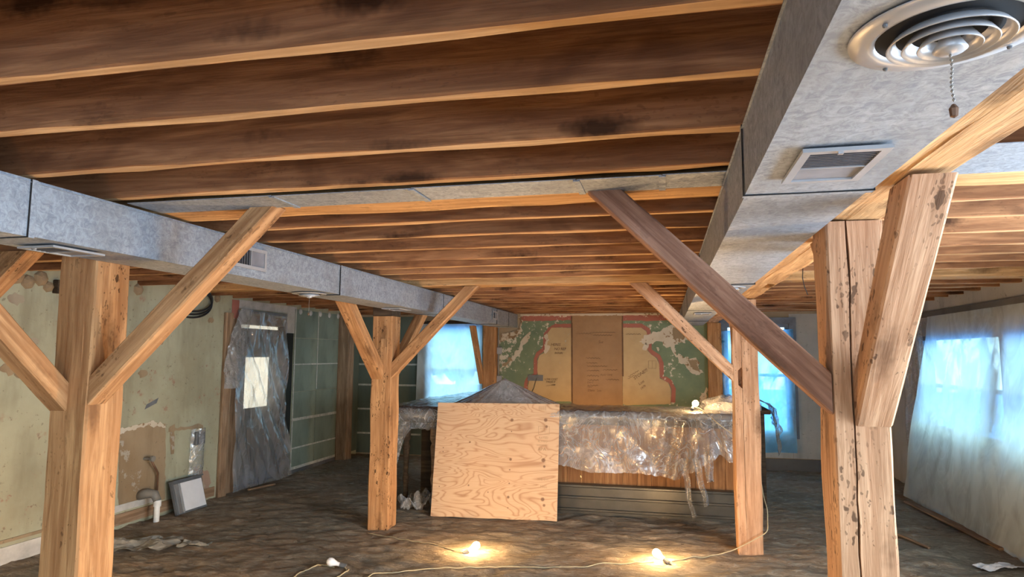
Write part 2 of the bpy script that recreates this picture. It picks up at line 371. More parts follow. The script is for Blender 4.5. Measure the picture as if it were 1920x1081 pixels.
# ------------------------------------------------------------------ room shell
XL, XR, YB, YR, ZT = -4.9, 2.95, 10.1, -3.6, 2.47
def slab(name, mat, axis, c0, c1, u0, u1, z0, z1, holes, kind='structure'):
    us = sorted({u0, u1, *[q for h in holes for q in h[:2]]}); zs = sorted({z0, z1, *[q for h in holes for q in h[2:]]}); m = MB()
    for a, b in zip(us, us[1:]):
        for c, d in zip(zs, zs[1:]):
            if any(h[0] <= (a+b)/2 <= h[1] and h[2] <= (c+d)/2 <= h[3] for h in holes): continue
            if axis == 'x': m.box(c0, c1, a, b, c, d)
            else: m.box(a, b, c0, c1, c, d)
    o = m.build(name, mat); o['kind'] = kind; return o
fm = MB()
def fpt(u, v):
    x = XL-.05+u*(XR-XL+.1); y = 3.6+v*(YB-3.6+.05); return (x, y, floor_z(x, y))
fm.grid(230, 200, fpt)
fm.grid(60, 40, lambda u, v: (XL-.05+u*(XR-XL+.1), YR+v*(3.6-YR), floor_z(XL-.05+u*(XR-XL+.1), YR+v*(3.6-YR))))
floor = fm.build('floor', M_DIRT, smooth=True, M=Matrix.Identity(4)); floor['kind'] = 'structure'
wl = slab('wall_left', M_LWALL, 'x', XL-.15, XL, YR, YB, -.1, ZT, [(6.82, 8.12, -.1, 2.06)])
LBW = (-3.72, -2.80, .62, 2.07); RBW = (.84, 1.72, .50, 2.06)
wb = slab('wall_back', M_BWALL, 'y', YB, YB+.15, XL-.15, XR+.15, -.1, ZT, [LBW, RBW])
RW = [(6.86, 8.80, .78, 1.84), (4.9, 6.72, .78, 1.84), (.7, 3.3, .8, 1.9), (-2.6, -.2, .8, 1.9)]
wr = slab('wall_right', M_RWALL, 'x', XR, XR+.15, YR, YB, -.1, ZT, RW)
slab('wall_rear', M_RWALL, 'y', YR-.15, YR, XL-.15, XR+.15, -.1, ZT, [(-3.1, 1.1, .7, 2.0)])
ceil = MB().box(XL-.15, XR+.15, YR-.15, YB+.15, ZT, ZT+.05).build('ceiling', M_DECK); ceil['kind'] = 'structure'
# joists (parts of the ceiling)
ZJ = 2.23
JY = [-2.9, -2.3, -1.7, -1.1, -.6, -.2, .17, .53, .88, 1.205, 1.53, 1.895, 2.29, 3.0, 3.375, 3.80, 4.21, 4.63, 4.93, 5.36, 6.42, 6.80, 7.18, 7.55, 7.93, 8.30, 8.68, 9.06, 9.43, 9.78, 10.06]
for i, y in enumerate(JY):
    dz = .006+.004*math.sin(i*2.7)
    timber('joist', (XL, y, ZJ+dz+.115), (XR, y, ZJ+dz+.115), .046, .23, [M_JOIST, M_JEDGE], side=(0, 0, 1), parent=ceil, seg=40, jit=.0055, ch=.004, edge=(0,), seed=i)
# sheet metal pan closing the bay beside the near cross beam
def pan(x0, x1, y0, y1, cuts, label):
    t = thing('joist_pan', ((x0+x1)/2, (y0+y1)/2, ZJ-.004), label, 'sheet metal')
    xs = [x0, *cuts, x1]
    for i, (a, b) in enumerate(zip(xs, xs[1:])):
        MB().box(a+(.0015 if i else 0), b-.0015, y0, y1, ZJ-.006-.002*(i % 2), ZJ-.003-.002*(i % 2)).build('sheet', M_GALV, t)
    for c in cuts: MB().box(c-.012, c+.012, y0, y1, ZJ-.013, ZJ-.0085).build('cleat', M_GALV, t)
    return t
pan(-2.2, .217, 2.315, 2.512, [-1.52, -.93, -.30, .0], 'galvanised sheet metal pan between joists above the centre aisle')
pan(.745, XR, 2.17, 2.512, [1.9], 'galvanised sheet metal pan between joists over the right aisle')
# ------------------------------------------------------------------ timber frame
PW = .2; PLX, PRX = -2.60, .64; Y1, Y2 = 2.58, 5.94; ZB = 2.07
def post(x, y, label, mat, slot, z1=ZB, wd=PW, name='timber_post', seed=1):
    o = timber(name, (x, y, -.06), (x, y, z1), wd, PW, mat, side=(0, 1, 0), seg=36, jit=.006, ch=.007, slot=slot, seed=seed)
    return tag(o, label, 'post', 'timber posts')
def crack(c, w0, d0, wob=.012, lo=0, hi=1, sd=0):
    def f(t):
        k = max(0, min(1, (t-lo)*12))*max(0, min(1, (hi-t)*12))
        return (c+wob*nz(t*5+sd, sd)+.004*nz(t*31, sd), max(.0006, w0*k*(.6+.6*abs(nz(t*9, sd, 2)))), max(.0005, d0*k))
    return f
# local y of a post is -x of the room, so a slot centre c lies at x - c
post(PLX, Y1, 'wide dark-fronted timber post nearest on the left, with two knee braces', M_POST, crack(.05, .002, .008, lo=.2, hi=.8, sd=3), seed=1)
post(PRX+.005, Y1, 'pale rough timber post nearest on the right, split by a long vertical crack', M_POST2, crack(-.025, .009, .05, .006, -1, 2, sd=5), wd=.18, seed=2)
post(PLX, Y2, 'timber post left of the leaning plywood board with braces on three sides', M_POST, crack(.045, .004, .02, .01, .05, 2, sd=8), z1=1.955, seed=3)
def rb_slot(t):
    z = -.06+t*2.13
    if 1.345 < z < 1.495: return (-.045, .036, .06)
    c, a, b = crack(-.03, .004, .02, .01, .1, 2, sd=11)(t); return c, a, b
rp = timber('timber_post', (PRX+.01, Y2, -.06), (PRX+.01, Y2, ZB), .2, PW, M_POST2, side=(0, 1, 0), seg=72, jit=.006, ch=.007, slot=rb_slot, seed=4)
tag(rp, 'pale timber post before the right bar end, with a dark mortise slot', 'post', 'timber posts')
t_ = [o for o in bpy.data.objects if o.name.startswith('timber_post')][2]
MB().box(PLX-.1, PLX+.1, Y2-.1, Y2+.1, 1.957, ZB-.002).build('post_cap_block', M_DARKWOOD, t_, 'x', bevel=.004)
MB().box(-2.612, -2.545, Y2-.106, Y2-.09, 1.665, 1.742).build('mortise_plug', M_BRACE, t_, 'z', bevel=.002)
# wall posts
for x0, x1, lb in ((-2.75, -2.55, 'timber wall post beside the bar window, left of the green mural'), (.60, .79, 'timber wall post at the right edge of the green mural')):
    o = timber('wall_post', ((x0+x1)/2, YB-.08, -.05), ((x0+x1)/2, YB-.08, ZB), x1-x0, .155, M_POST, seg=24, seed=int(x0*7)); tag(o, lb, 'post', 'timber posts')
def beam_slot(x):
    def f(t):
        y = YR+t*(YB-YR)
        if x > 0 and 4.62 < y < 5.0: return (-.055, .05, .07)
        return (.02+.02*nz(y*1.3, x), .001, .001)
    return f
# longitudinal beams on the posts and cross beams over them
for x, wd, lb in ((PLX, .2, 'long timber beam carried by the left row of posts behind the duct'), (PRX+.005, .195, 'long pale timber beam carried by the right row of posts beside the duct')):
    o = timber('long_beam', (x, YR, (ZB+ZJ)/2), (x, YB, (ZB+ZJ)/2), wd, ZJ-ZB-.012, M_BEAM, side=(0, 0, 1), seg=190, jit=.006, slot=beam_slot(x), seed=int(x*10)); tag(o, lb, 'beam', 'main timber beams')
for y, lb in ((2.62, 'near timber cross beam just behind the grey sheet metal strip'), (5.94, 'far timber cross beam where the small pair of braces meets the joists')):
    o = timber('cross_beam', (XL, y, ZJ+.1), (XR, y, ZJ+.1), .205, .2, M_BEAM, side=(0, 0, 1), seg=60, jit=.006, seed=int(y*10)); tag(o, lb, 'beam', 'main timber beams')
# knee braces
D = (0, .10, 0); xl, xr = PLX+.1, PRX-.085
brace('knee_brace', [(xl, 2.482, 1.365), (xl, 2.482, 1.50), (-1.735, 2.482, 2.228), (-1.612, 2.482, 2.228)], D, M_BRACE, 'near brown knee brace rising right from the left post in front of the duct')
brace('knee_brace', [(xr, 2.482, 1.40), (xr, 2.482, 1.545), (-.155, 2.482, 2.228), (-.285, 2.482, 2.228)], D, M_BRACE_RED, 'long reddish dark knee brace rising left from the near right post')
xr2 = PRX-.09
brace('knee_brace', [(xl, 5.842, 1.375), (xl, 5.842, 1.525), (-1.80, 5.842, 2.228), (-1.665, 5.842, 2.228)], (0, .09, 0), M_BRACE, 'far knee brace rising right from the post beside the plywood board')
brace('knee_brace', [(xr2, 5.842, 1.385), (xr2, 5.842, 1.52), (-.14, 5.842, 2.228), (-.30, 5.842, 2.228)], (0, .09, 0), M_POST2, 'far pale knee brace rising left in front of the mural')
DX = (.115, 0, 0)
brace('knee_brace', [(.622, 2.478, 1.365), (.622, 2.478, 1.53), (.622, 2.02, 2.068), (.622, 1.86, 2.068)], DX, M_POST2, 'pale rough knee brace rising toward the viewer on the near right post')
brace('knee_brace', [(-2.705, 2.478, 1.335), (-2.705, 2.478, 1.47), (-2.705, 1.86, 2.068), (-2.705, 1.72, 2.068)], (.1, 0, 0), M_POST, 'orange knee brace at the left picture edge, leaning toward the viewer')
brace('knee_brace', [(-2.70, 5.838, 1.36), (-2.70, 5.838, 1.50), (-2.70, 5.20, 2.068), (-2.70, 5.05, 2.068)], (.12, 0, 0), M_POST, 'orange knee brace left of the post beside the plywood board')
brace('knee_brace', [(-2.60, 6.042, 1.40), (-2.60, 6.042, 1.52), (-2.60, 6.72, 2.068), (-2.60, 6.86, 2.068)], (.1, 0, 0), M_POST, 'small knee brace leaning away behind the post beside the plywood board')
brace('knee_brace', [(.60, 6.042, 1.40), (.60, 6.042, 1.52), (.60, 6.72, 2.068), (.60, 6.86, 2.068)], (.1, 0, 0), M_BRACE, 'knee brace leaning away behind the post at the right end of the bar')
brace('knee_brace', [(XL+.21, 3.31, 1.50), (XL+.21, 3.31, 1.67), (-4.06, 3.31, 2.228), (-3.86, 3.31, 2.228)], (0, .12, 0), M_POST, 'knee brace cut by the left picture edge, under the joists of the left aisle')
brace('knee_brace', [(.60, 2.682, 1.78), (.60, 2.682, 1.90), (.60, 2.85, 2.068), (.60, 2.97, 2.068)], (.08, 0, 0), M_BRACE, 'short knee brace leaning away behind the near right post')
brace('knee_brace', [(-2.80, YB-.162, 1.15), (-2.80, YB-.162, 1.30), (-2.80, YB-.60, 2.02), (-2.80, YB-.74, 2.02)], (.07, 0, 0), M_BRACE, 'weathered knee brace on the wall post beside the bar window')
o = timber('wall_post', (XL+.105, 3.37, -.05), (XL+.105, 3.37, ZJ-.002), .2, .155, M_POST, seed=77); tag(o, 'timber wall post on the left wall, out past the picture edge', 'post', 'timber posts')
# ------------------------------------------------------------------ ducts
def ring_diffuser(parent, cx, cy, z, r, chain=0.2):
    d = MB().lathe((cx, cy, z), [(r, 0), (r*.99, -.003), (r*.80, -.007), (r*.74, -.005), (r*.71, .0)], 56).build('round_diffuser', M_GREYMETAL, parent, smooth=True)
    MB().lathe((cx, cy, z), [(r*.73, -.0015), (.001, -.0015)], 40).build('throat', M_BLACK, d)
    for k, q in enumerate((.60, .45, .30)):
        MB().lathe((cx, cy, z), [(r*(q-.09), -.003), (r*(q-.04), -.007-.002*k), (r*(q+.015), -.016-.003*k), (r*(q+.005), -.0175-.003*k), (r*(q-.055), -.009-.002*k)], 48).build('cone_ring', M_GREYMETAL, d, smooth=True)
    MB().lathe((cx, cy, z), [(r*.08, -.006), (r*.17, -.026), (r*.14, -.029), (r*.05, -.031), (.001, -.032)], 32).build('hub', M_GREYMETAL, d, smooth=True)
    for a in range(4):
        q = a*PI/2+.5; MB().lathe((cx+math.cos(q)*r*.87, cy+math.sin(q)*r*.87, z-.007), [(.0035, 0), (.003, -.003), (.0005, -.004)], 8).build('screw', M_DGREY, d)
    if chain:
        m = MB(); n = int(chain/.006)
        for i in range(n):
            zz = z-.034-i*.006; m.lathe((cx+.001*math.sin(i*.7), cy, zz), [(.0004, .0026), (.0022, 0), (.0004, -.0026)], 6)
        c = m.build('pull_chain', M_PIPE, d); zz = z-.034-n*.006
        MB().lathe((cx, cy, zz), [(.002, 0), (.006, -.006), (.005, -.016), (.001, -.018)], 8).build('pull_knob', M_COPPER, d)
    return d
def register(parent, P, U, V, N, lu, lv, ns=9):
    """rectangular register; P corner, U/V unit vectors in its plane, N outward"""
    P, U, V, N = map(Vector, (P, U, V, N)); bo = .018
    def bx(a0, a1, b0, b1, n0, n1): 
        m = MB(); q = [P+U*a+V*b+N*n for n in (n0, n1) for a, b in ((a0, b0), (a1, b0), (a1, b1), (a0, b1))]
        return m.add(q, [(0,3,2,1),(4,5,6,7),(0,1,5,4),(1,2,6,5),(2,3,7,6),(3,0,4,7)])
    m = MB()
    for a in ((0, lu, 0, bo), (0, lu, lv-bo, lv), (0, bo, bo, lv-bo), (lu-bo, lu, bo, lv-bo)):
        b = bx(*a, 0.001, .009); m.add(b.v, b.f)
    r = m.build('register', M_GREYMETAL, parent)
    bx(bo, lu-bo, bo, lv-bo, .0008, .002).build('register_throat', M_BLACK, r)
    h = (lv-2*bo)/2
    for i in range(ns):
        q = bo+(i+.3)*h/ns; bx(bo, lu-bo, q, q+h/ns*.35, .002, .0075).build('louvre', M_SLAT, r)
    bx(bo, lu-bo, bo+h, bo+h+.005, .002, .009).build('centre_bar', M_GREYMETAL, r)
    bx(bo, lu-bo, bo+h+.005, lv-bo, .002, .004).build('damper_mesh', M_MESH, r)
    bx(lu*.4, lu*.46, bo*.3, bo*.8, .009, .014).build('lever', M_ALU, r)
    return r
def duct(x0, x1, z0, z1, joints, label):
    t = thing('duct', ((x0+x1)/2, (joints[0]+joints[-1])/2, z0), label, 'duct')
    for i, (a, b) in enumerate(zip(joints, joints[1:])):
        e = .003 if i % 2 else 0
        s = MB(); nseg = 14
        def sp(u, v):
            y = a+.002+v*(b-a-.004); k = .004*nz(y*2.1, u*3, x0)
            pts = [(x0+e, z1), (x0+e, z0+e), (x1-e, z0+e), (x1-e, z1)]
            i_ = min(2, int(u*3)); f = u*3-i_
            p, q = pts[i_], pts[i_+1]
            X = p[0]+(q[0]-p[0])*f; Z = p[1]+(q[1]-p[1])*f
            bulge = math.sin(PI*f)*k
            if i_ == 1: Z -= bulge
            else: X += bulge*.5
            return (X, y, Z)
        s.grid(19, nseg, sp)
        s.build('duct_section', M_GALV, t, 'y', solid=.0015)
        if i:
            m = MB(); m.box(x0-.004, x1+.004, a-.011, a+.013, z0-.004, z0-.0025); m.box(x0-.0055, x0-.003, a-.011, a+.013, z0-.004, z1); m.box(x1+.003, x1+.0055, a-.011, a+.013, z0-.004, z1)
            m.build('drive_cleat', M_GALV, t)
            m = MB(); m.box(x0-.0048, x1+.0048, a-.0145, a-.0105, z0-.0045, z0-.002); m.box(x0-.006, x0-.003, a-.0145, a-.0105, z0-.004, z1); m.box(x1+.003, x1+.006, a-.0145, a-.0105, z0-.004, z1)
            m.build('joint_gap', M_BLACK, t)
    MB().box(x0+.004, x1-.004, joints[-1]-.006, joints[-1]-.003, z0+.004, z1-.002).build('end_cap', M_GALV, t)
    m = MB(); m.box(x0-.006, x0, joints[0], joints[-1], z1-.012, z1-.010); m.box(x1, x1+.006, joints[0], joints[-1], z1-.012, z1-.010); m.build('seam_flange', M_GALV, t)
    return t
dr = duct(.217, .53, 2.032, 2.226, [-2.5, 1.86, 4.21, 6.59, 8.65, 9.95], 'large galvanised duct along the right beam with round ceiling diffuser')
ring_diffuser(dr, .372, .945, 2.028, .120, .066)
register(dr, (.285, 1.44, 2.028), (1, 0, 0), (0, 1, 0), (0, 0, -1), .172, .262)
ring_diffuser(dr, .40, 4.36, 2.028, .10, 0)
register(dr, (.29, 6.9, 2.028), (1, 0, 0), (0, 1, 0), (0, 0, -1), .17, .26, 5)
dl = duct(-2.486, -2.2, 2.008, 2.214, [-2.5, 1.89, 4.22, 6.44, 8.66, 9.35, 9.95], 'galvanised duct along the left beam ending beside the mural')
register(dl, (-2.194, 3.02, 2.055), (0, 0, 1), (0, 1, 0), (1, 0, 0), .118, .29, 6)
register(dl, (-2.42, 2.03, 2.004), (1, 0, 0), (0, 1, 0), (0, 0, -1), .17, .24, 5)
ring_diffuser(dl, -2.345, 4.20-.14, 2.004, .115, .10)
register(dl, (-2.44, 5.45, 2.004), (1, 0, 0), (0, 1, 0), (0, 0, -1), .17, .28, 5)
register(dl, (-2.194, 8.40, 2.06), (0, 0, 1), (0, 1, 0), (1, 0, 0), .11, .22, 4)
# ------------------------------------------------------------------ back wall mural
def jag(pts, amp=.012, step=.03, sd=0):
    out = []
    for i, p in enumerate(pts):
        q = pts[(i+1) % len(pts)]; L = math.hypot(q[0]-p[0], q[1]-p[1]); n = max(1, int(L/step))
        for k in range(n):
            t = k/n; x = p[0]+(q[0]-p[0])*t; z = p[1]+(q[1]-p[1])*t
            out.append((x+amp*nz(x*21, z*21, sd)*1.5, z+amp*nz(x*21+9, z*21, sd+4)*1.5))
    return out
def bw(px): p = at(px[0], px[1], Y=YB); return (p.x, p.z)
def paint(name, pxs, mat, y0, parent=wb, amp=.01, step=.03, sd=0, th=.0025, raw=False):
    pts = pxs if raw else [bw(p) for p in pxs]
    pts = jag(pts, amp, step, sd) if amp else pts
    return MB().prism([(x, y0, z) for x, z in pts], (0, th, 0)).build(name, mat, parent, M=Matrix.Translation((pts[0][0], y0, pts[0][1])))
G = YB-.003
paint('green_paint_field', [(977,591),(1073,592),(1073,775),(937,775),(937,642),(976,626)], M_GREEN, G, sd=1)
paint('green_paint_field', [(1166,592),(1328,592),(1328,775),(1166,775)], M_GREEN, G, sd=2)
paint('red_paint_band', [(977,590),(1072,590),(1072,600),(977,602)], M_RED, G-.0026, sd=3)
paint('red_paint_band', [(1167,590),(1262,591),(1252,601),(1167,601)], M_RED, G-.0026, sd=4)
def strip(px, wpx):
    a = [Vector(bw(p)) for p in px]; L = []; R_ = []
    for i, p in enumerate(a):
        t = (a[min(i+1, len(a)-1)]-a[max(0, i-1)]).normalized(); n = Vector((-t.y, t.x))*wpx/2; L.append(tuple(p+n)); R_.append(tuple(p-n))
    return L+R_[::-1]
LOUT = [(1072,610),(1042,610),(1030,617),(1023,626),(1022,648),(1019,655),(1009,662),(1004,672),(1004,700),(999,705),(990,709),(986,718),(986,752)]
ROUT = [(1168,610),(1203,610),(1215,618),(1218,628),(1218,655),(1224,661),(1235,668),(1240,680),(1241,706),(1247,709),(1257,715),(1263,728),(1262,754)]
paint('red_paint_outline', strip(LOUT, .058), M_RED, G-.0026, amp=.006, raw=True, sd=5)
paint('red_paint_outline', strip(ROUT, .062), M_RED, G-.0026, amp=.003, raw=True, sd=6)
paint('tan_paint_silhouette', [(1072,614),(1034,614),(1027,624),(1026,652),(1022,659),(1012,666),(1008,676),(1008,704),(1000,709),(992,714),(990,722),(990,752),(1072,752)], M_TAN, G-.0052, amp=.006, sd=7)
paint('tan_paint_silhouette', [(1168,614),(1202,614),(1212,621),(1214,630),(1214,657),(1221,664),(1231,671),(1236,682),(1237,709),(1244,712),(1253,718),(1258,729),(1257,757),(1174,759),(1168,757)], M_TAN, G-.0052, amp=.003, sd=8)
paint('brown_panel', [(1072,591),(1167,591),(1168,772),(1072,772)], M_BROWN, G-.009, amp=.003, sd=9, th=.007)
paint('brown_panel_header', [(1073,591),(1166,591),(1166,604),(1073,605)], M_BROWN, G-.013, amp=.004, sd=10, th=.0035)
for px in (1072.5, 1167): MB().box(bw((px, 600))[0]-.012, bw((px, 600))[0]+.010, G-.011, G, bw((px, 705 if px > 1100 else 772))[1], 2.19).build('panel_seam', M_INK2, wb)
for n_, pl in (('flaked_patch', [(939,690),(946,678),(960,668),(972,652),(982,632),(996,620),(993,634),(981,652),(966,674),(950,686)]),
               ('flaked_patch', [(976,591),(979,591),(980,622),(974,628),(938,642),(938,628),(972,618)]),
               ('flaked_patch', [(1198,640),(1212,626),(1240,620),(1262,606),(1300,624),(1292,640),(1264,648),(1268,664),(1290,670),(1306,671),(1317,697),(1312,704),(1296,696),(1276,680),(1258,654),(1236,640),(1212,646)]),
               ('flaked_patch', [(1204,652),(1211,640),(1216,648),(1212,656)]), ('flaked_patch', [(1022,628),(1030,624),(1028,660),(1022,658)]),
               ('flaked_patch', [(1316,737),(1326,728),(1326,760),(1312,752)]), ('flaked_patch', [(1231,651),(1236,650),(1236,657),(1232,656)])):
    paint(n_, pl, M_FLAKE, G-.0080, amp=.035, step=.022, sd=pl[0][0])
for pl in ([(942,684),(958,669),(961,674),(948,686)], [(1288,674),(1304,674),(1313,697),(1300,692)], [(1262,612),(1285,622),(1280,634),(1262,636)]):
    paint('bare_patch', pl, M_PATCH, G-.0105, amp=.02, step=.03, sd=pl[0][0])
m = MB(); pts = []
top = jag([(bw((976, 590))[0]+i*.12, 2.197) for i in range(24)], .012, .03, 3)[:88]
for (x, z), (x2, z2) in zip(top, top[1:]):
    if x2 > x: m.add([(x, G-.012, z), (x2, G-.012, z2), (x2, G-.012, 2.225), (x, G-.012, 2.225)], [(0, 1, 2, 3)])
m.build('torn_paper_edge', M_FLAKE, wb, solid=.004)
def scribble(cx, cz, wd, h, y, parent, mat, ang=0, sd=0, rad=.0028):
    pts = []; n = max(8, int(wd/.012))
    for i in range(n):
        t = i/(n-1); x = (t-.5)*wd; z = h*.5*math.sin(i*1.9+sd)*(.5+.5*nz(i*.9, sd))
        if nz(i*.35, sd*3.1) < -.28 and len(pts) > 2: yield_ = True
        pts.append((cx+x*math.cos(ang)-z*math.sin(ang), y, cz+x*math.sin(ang)+z*math.cos(ang)))
    return MB().tube(pts, rad, 4).build('handwriting', mat, parent)
def text(body, px, hpx, y, parent, mat, ang=0, name='handwriting'):
    cu = bpy.data.curves.new(name, 'FONT'); cu.body = body; x, z = bw(px); cu.size = hpx*.0083; cu.extrude = .001; cu.resolution_u = 2; cu.space_character = .9; cu.shear = .15; cu.offset = .0
    tmp = bpy.data.objects.new('tmp_text', cu); COL.objects.link(tmp)
    dg = bpy.context.evaluated_depsgraph_get(); me = bpy.data.meshes.new_from_object(tmp.evaluated_get(dg)); bpy.data.objects.remove(tmp)
    me.materials.clear(); me.materials.append(mat); me.name = name
    o = bpy.data.objects.new(name, me)
    return put(o, parent, Matrix.Translation((x, y, z)) @ Matrix.Rotation(-ang, 4, 'Y') @ Matrix.Rotation(PI/2, 4, 'X'))
yt = G-.0075
for bd, px, h in (('HERES', (1033, 648), 7), ('NO REF', (1039, 656), 7), ('IN FUN', (1040, 663), 5)): text(bd, px, h, yt, wb, M_INK2)
text('LOW COST', (1021, 712), 5, yt, wb, M_INK); text('MADE IT', (1024, 717), 5, yt, wb, M_INK); text('wide', (1034, 722), 4, yt, wb, M_INK)
MB().tube([(bw((1024, 723))[0], yt, bw((1024, 723))[1]), (bw((1042, 720))[0], yt, bw((1042, 720))[1])], .002, 4).build('handwriting', M_INK, wb)
yb = G-.0105
for i, (px, wpx, h) in enumerate((((1112,671),26,3),((1110,680),20,3),((1120,686),36,3),((1112,694),22,3),((1144,693),26,3),((1112,704),22,4),((1112,712),20,4),((1148,711),24,3),((1112,722),18,3),((1098,625),24,3),((1130,628),34,3),((1130,623),46,2))):
    x, z = bw(px); scribble(x, z, wpx*.0083, h*.012, yb, wb, M_INK2, 0, i)
text('PLAY TIME', (1126, 704), 5, yb, wb, M_INK2); text('Don t', (1101, 718), 5, yb, wb, M_INK2); text('Tara', (1101, 726), 5, yb, wb, M_INK2); text('Diana   Lee', (1102, 733), 6, yb, wb, M_INK2); text('Suz', (1122, 643), 7, yb, wb, M_INK2)
text('STONE!!!', (1190, 712), 8, yt, wb, M_INK2, .62); text('Lost', (1199, 722), 7, yt, wb, M_INK2, .62); text('1979', (1202, 731), 6, yt, wb, M_INK2, .62)
for i, (px, wpx) in enumerate((((1188,700),22),((1184,706),14),((1182,626),16),((1196,626),10))): x, z = bw(px); scribble(x, z, wpx*.0083, .03, yt, wb, M_INK2, .55 if i < 2 else 0, 20+i)
sq = [bw(p) for p in ((1216,676),(1230,676),(1230,690),(1216,690),(1216,676))]
MB().tube([(x, yt, z) for x, z in sq], .002, 4).build('handwriting', M_INK2, wb); a, b = bw((1223, 676)), bw((1223, 690)); MB().tube([(a[0], yt, a[1]), (b[0], yt, b[1])], .002, 4).build('handwriting', M_INK2, wb)
x, z = bw((1004, 708)); o = MB().box(x-.12, x+.12, G-.012, G-.006, z-.045, z+.045).build('tape_strip', M_TAPE); tag(o, 'grey tape strip stuck on the mural above the plastic tent', 'tape')
MB().tube([(x+.02, G-.012, z), (x-.02, G-.014, z-.15), (x-.08, G-.012, z-.28)], .003, 5).build('wire', M_RUBBER, o)
# conduit on the left wall post
t = thing('conduit', (-2.53, YB-.17, .9), 'thin grey conduit with switch boxes on the wall post left of the mural', 'conduit')
MB().tube([(-2.535, YB-.02, 2.05), (-2.535, YB-.02, .9)], .012, 8).build('pipe', M_PIPE, t)
for z in (1.66, 1.22): MB().box(-2.575, -2.475, YB-.05, YB-.006, z-.055, z+.055).build('junction_box', M_GREYMETAL, t, bevel=.005)
# dark green boarding left of the bar window, on the back wall
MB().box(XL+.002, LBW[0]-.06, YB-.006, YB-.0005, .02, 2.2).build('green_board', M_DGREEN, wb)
for z in (1.772, 1.432, 1.102, .715, .33): MB().box(XL+.01, LBW[0]-.08, YB-.009, YB-.006, z-.014, z+.014).build('joint_tape', M_JTAPE, wb)
MB().box(.80, XR, YB-.02, YB-.0005, 0, .17).build('base_board', M_BASE, wb)
MB().box(.80, RBW[0]-.005, YB-.005, YB-.0005, .18, 2.2).build('plaster_sheet', M_RWALL, wb); MB().box(RBW[1]+.005, XR, YB-.005, YB-.0005, .18, 2.2).build('plaster_sheet', M_RWALL, wb)
MB().box(RBW[0], RBW[1], YB-.005, YB-.0005, .18, RBW[2]-.005).build('plaster_sheet', M_RWALL, wb)
# ------------------------------------------------------------------ windows
def window(n, axis, c, u0, u1, z0, z1, rails, mulls=()):
    """sash window in a wall opening; frame parts and pane"""
    def bx(a, b, d, e, t0, t1):
        m = MB(); return m.box(a, b, c+t0, c+t1, d, e) if axis == 'y' else m.box(c+t0, c+t1, a, b, d, e)
    m = bx(u0, u0+.05, z0, z1, .02, .09); 
    for q in ((u1-.05, u1, z0, z1), (u0+.05, u1-.05, z0, z0+.05), (u0+.05, u1-.05, z1-.05, z1)):
        b = bx(*q, .02, .09); m.add(b.v, b.f)
    o = m.build('window_%d' % n, M_FRAME); o['kind'] = 'structure'
    for r in rails: bx(u0+.05, u1-.05, r-.02, r+.02, .03, .08).build('meeting_rail', M_FRAME, o)
    for r in mulls: bx(r-.015, r+.015, z0+.05, z1-.05, .035, .075).build('mullion', M_FRAME, o)
    bx(u0+.05, u1-.05, z0+.05, z1-.05, .054, .058).build('pane', M_GLASS, o)
    return o
def glass():
    n = NT('window_glass'); n.n.remove(n.b); tr = n.node('ShaderNodeBsdfTransparent'); tr.inputs[0].default_value = (.94, .97, .97, 1)
    gl = n.node('ShaderNodeBsdfGlossy'); gl.inputs['Roughness'].default_value = .05; mx = n.node('ShaderNodeMixShader'); mx.inputs[0].default_value = .06
    n.link(tr.outputs[0], mx.inputs[1]); n.link(gl.outputs[0], mx.inputs[2]); n.link(mx.outputs[0], n.out.inputs[0]); return n.m
M_GLASS = glass()
window(1, 'y', YB, *LBW, [1.36]); window(2, 'y', YB, *RBW, [1.33])
window(3, 'x', XR, *RW[0], [1.28]); window(4, 'x', XR, *RW[1], [1.28])
for x0, x1, z0, z1 in (RBW,):
    m = MB(); m.box(x0-.07, x0, YB-.025, YB-.001, z0, z1+.09); m.box(x1, x1+.09, YB-.025, YB-.001, z0-.05, z1+.09); m.box(x0, x1, YB-.025, YB-.001, z1, z1+.09)
    o = m.build('trim_1', M_FRAME); o['kind'] = 'structure'
m = MB(); m.box(LBW[0]-.07, LBW[0], YB-.03, YB-.001, .5, 2.12); m.box(LBW[0], -2.76, YB-.03, YB-.001, 2.07, 2.13); o = m.build('trim_2', M_DARKWOOD); o['kind'] = 'structure'
# plastic over the windows
def sheet(name, nu, nv, fn, mat, label, cat='plastic sheet', group=None, skip=None):
    m = MB(); m.grid(nu, nv, fn, skip); o = m.build(name, mat, smooth=True); return tag(o, label, cat, group)
def f1(u, v):
    x = LBW[0]-.12+u*1.05; z = 2.08-v*1.5
    x -= .03*(1-u)*v
    return (x, YB-.036-.018*abs(nz(x*6, z*1.2, 1))-.012*abs(nz(x*17, z*3, 2))-(.035*max(0, 1-u*9)), z)
sheet('plastic_sheet', 60, 50, f1, M_FILM_WIN, 'plastic film glowing green and blue over the window left of the mural', group='window plastic')
def f2(u, v):
    x = RBW[0]-.05+u*.98; z = 1.98-v*1.72
    return (x, YB-.032-.02*abs(nz(x*5, z*1.4, 5))-.01*abs(nz(x*16, z*4, 2)), z+.02*nz(x*4, v*3)-(.10*max(0, .35-u) if v < .1 else 0))
sheet('plastic_sheet', 60, 60, f2, M_FILM_BLUE, 'bright blue plastic film over the window right of the bar', group='window plastic')
def f3(u, v):
    y = 8.42-u*5.0+.32*min(1, v*1.25)*(1-u)+.05*math.sin(v*5)*(1-u)**6; z = 2.08-v*2.07
    b = max(0, (v-.12)/.88)
    x = XR-.03-.25*b**1.2*(1-.35*u)-.04*abs(nz(y*1.3, z*1.0, 3))-.016*abs(nz(y*4+.6*z, z*1.5, 6))*(.4+v)-.004*abs(nz(y*14, z*8, 2))
    if v > .985: z = max(floor_z(x, y)+.004, .004)
    return (x, y, z)
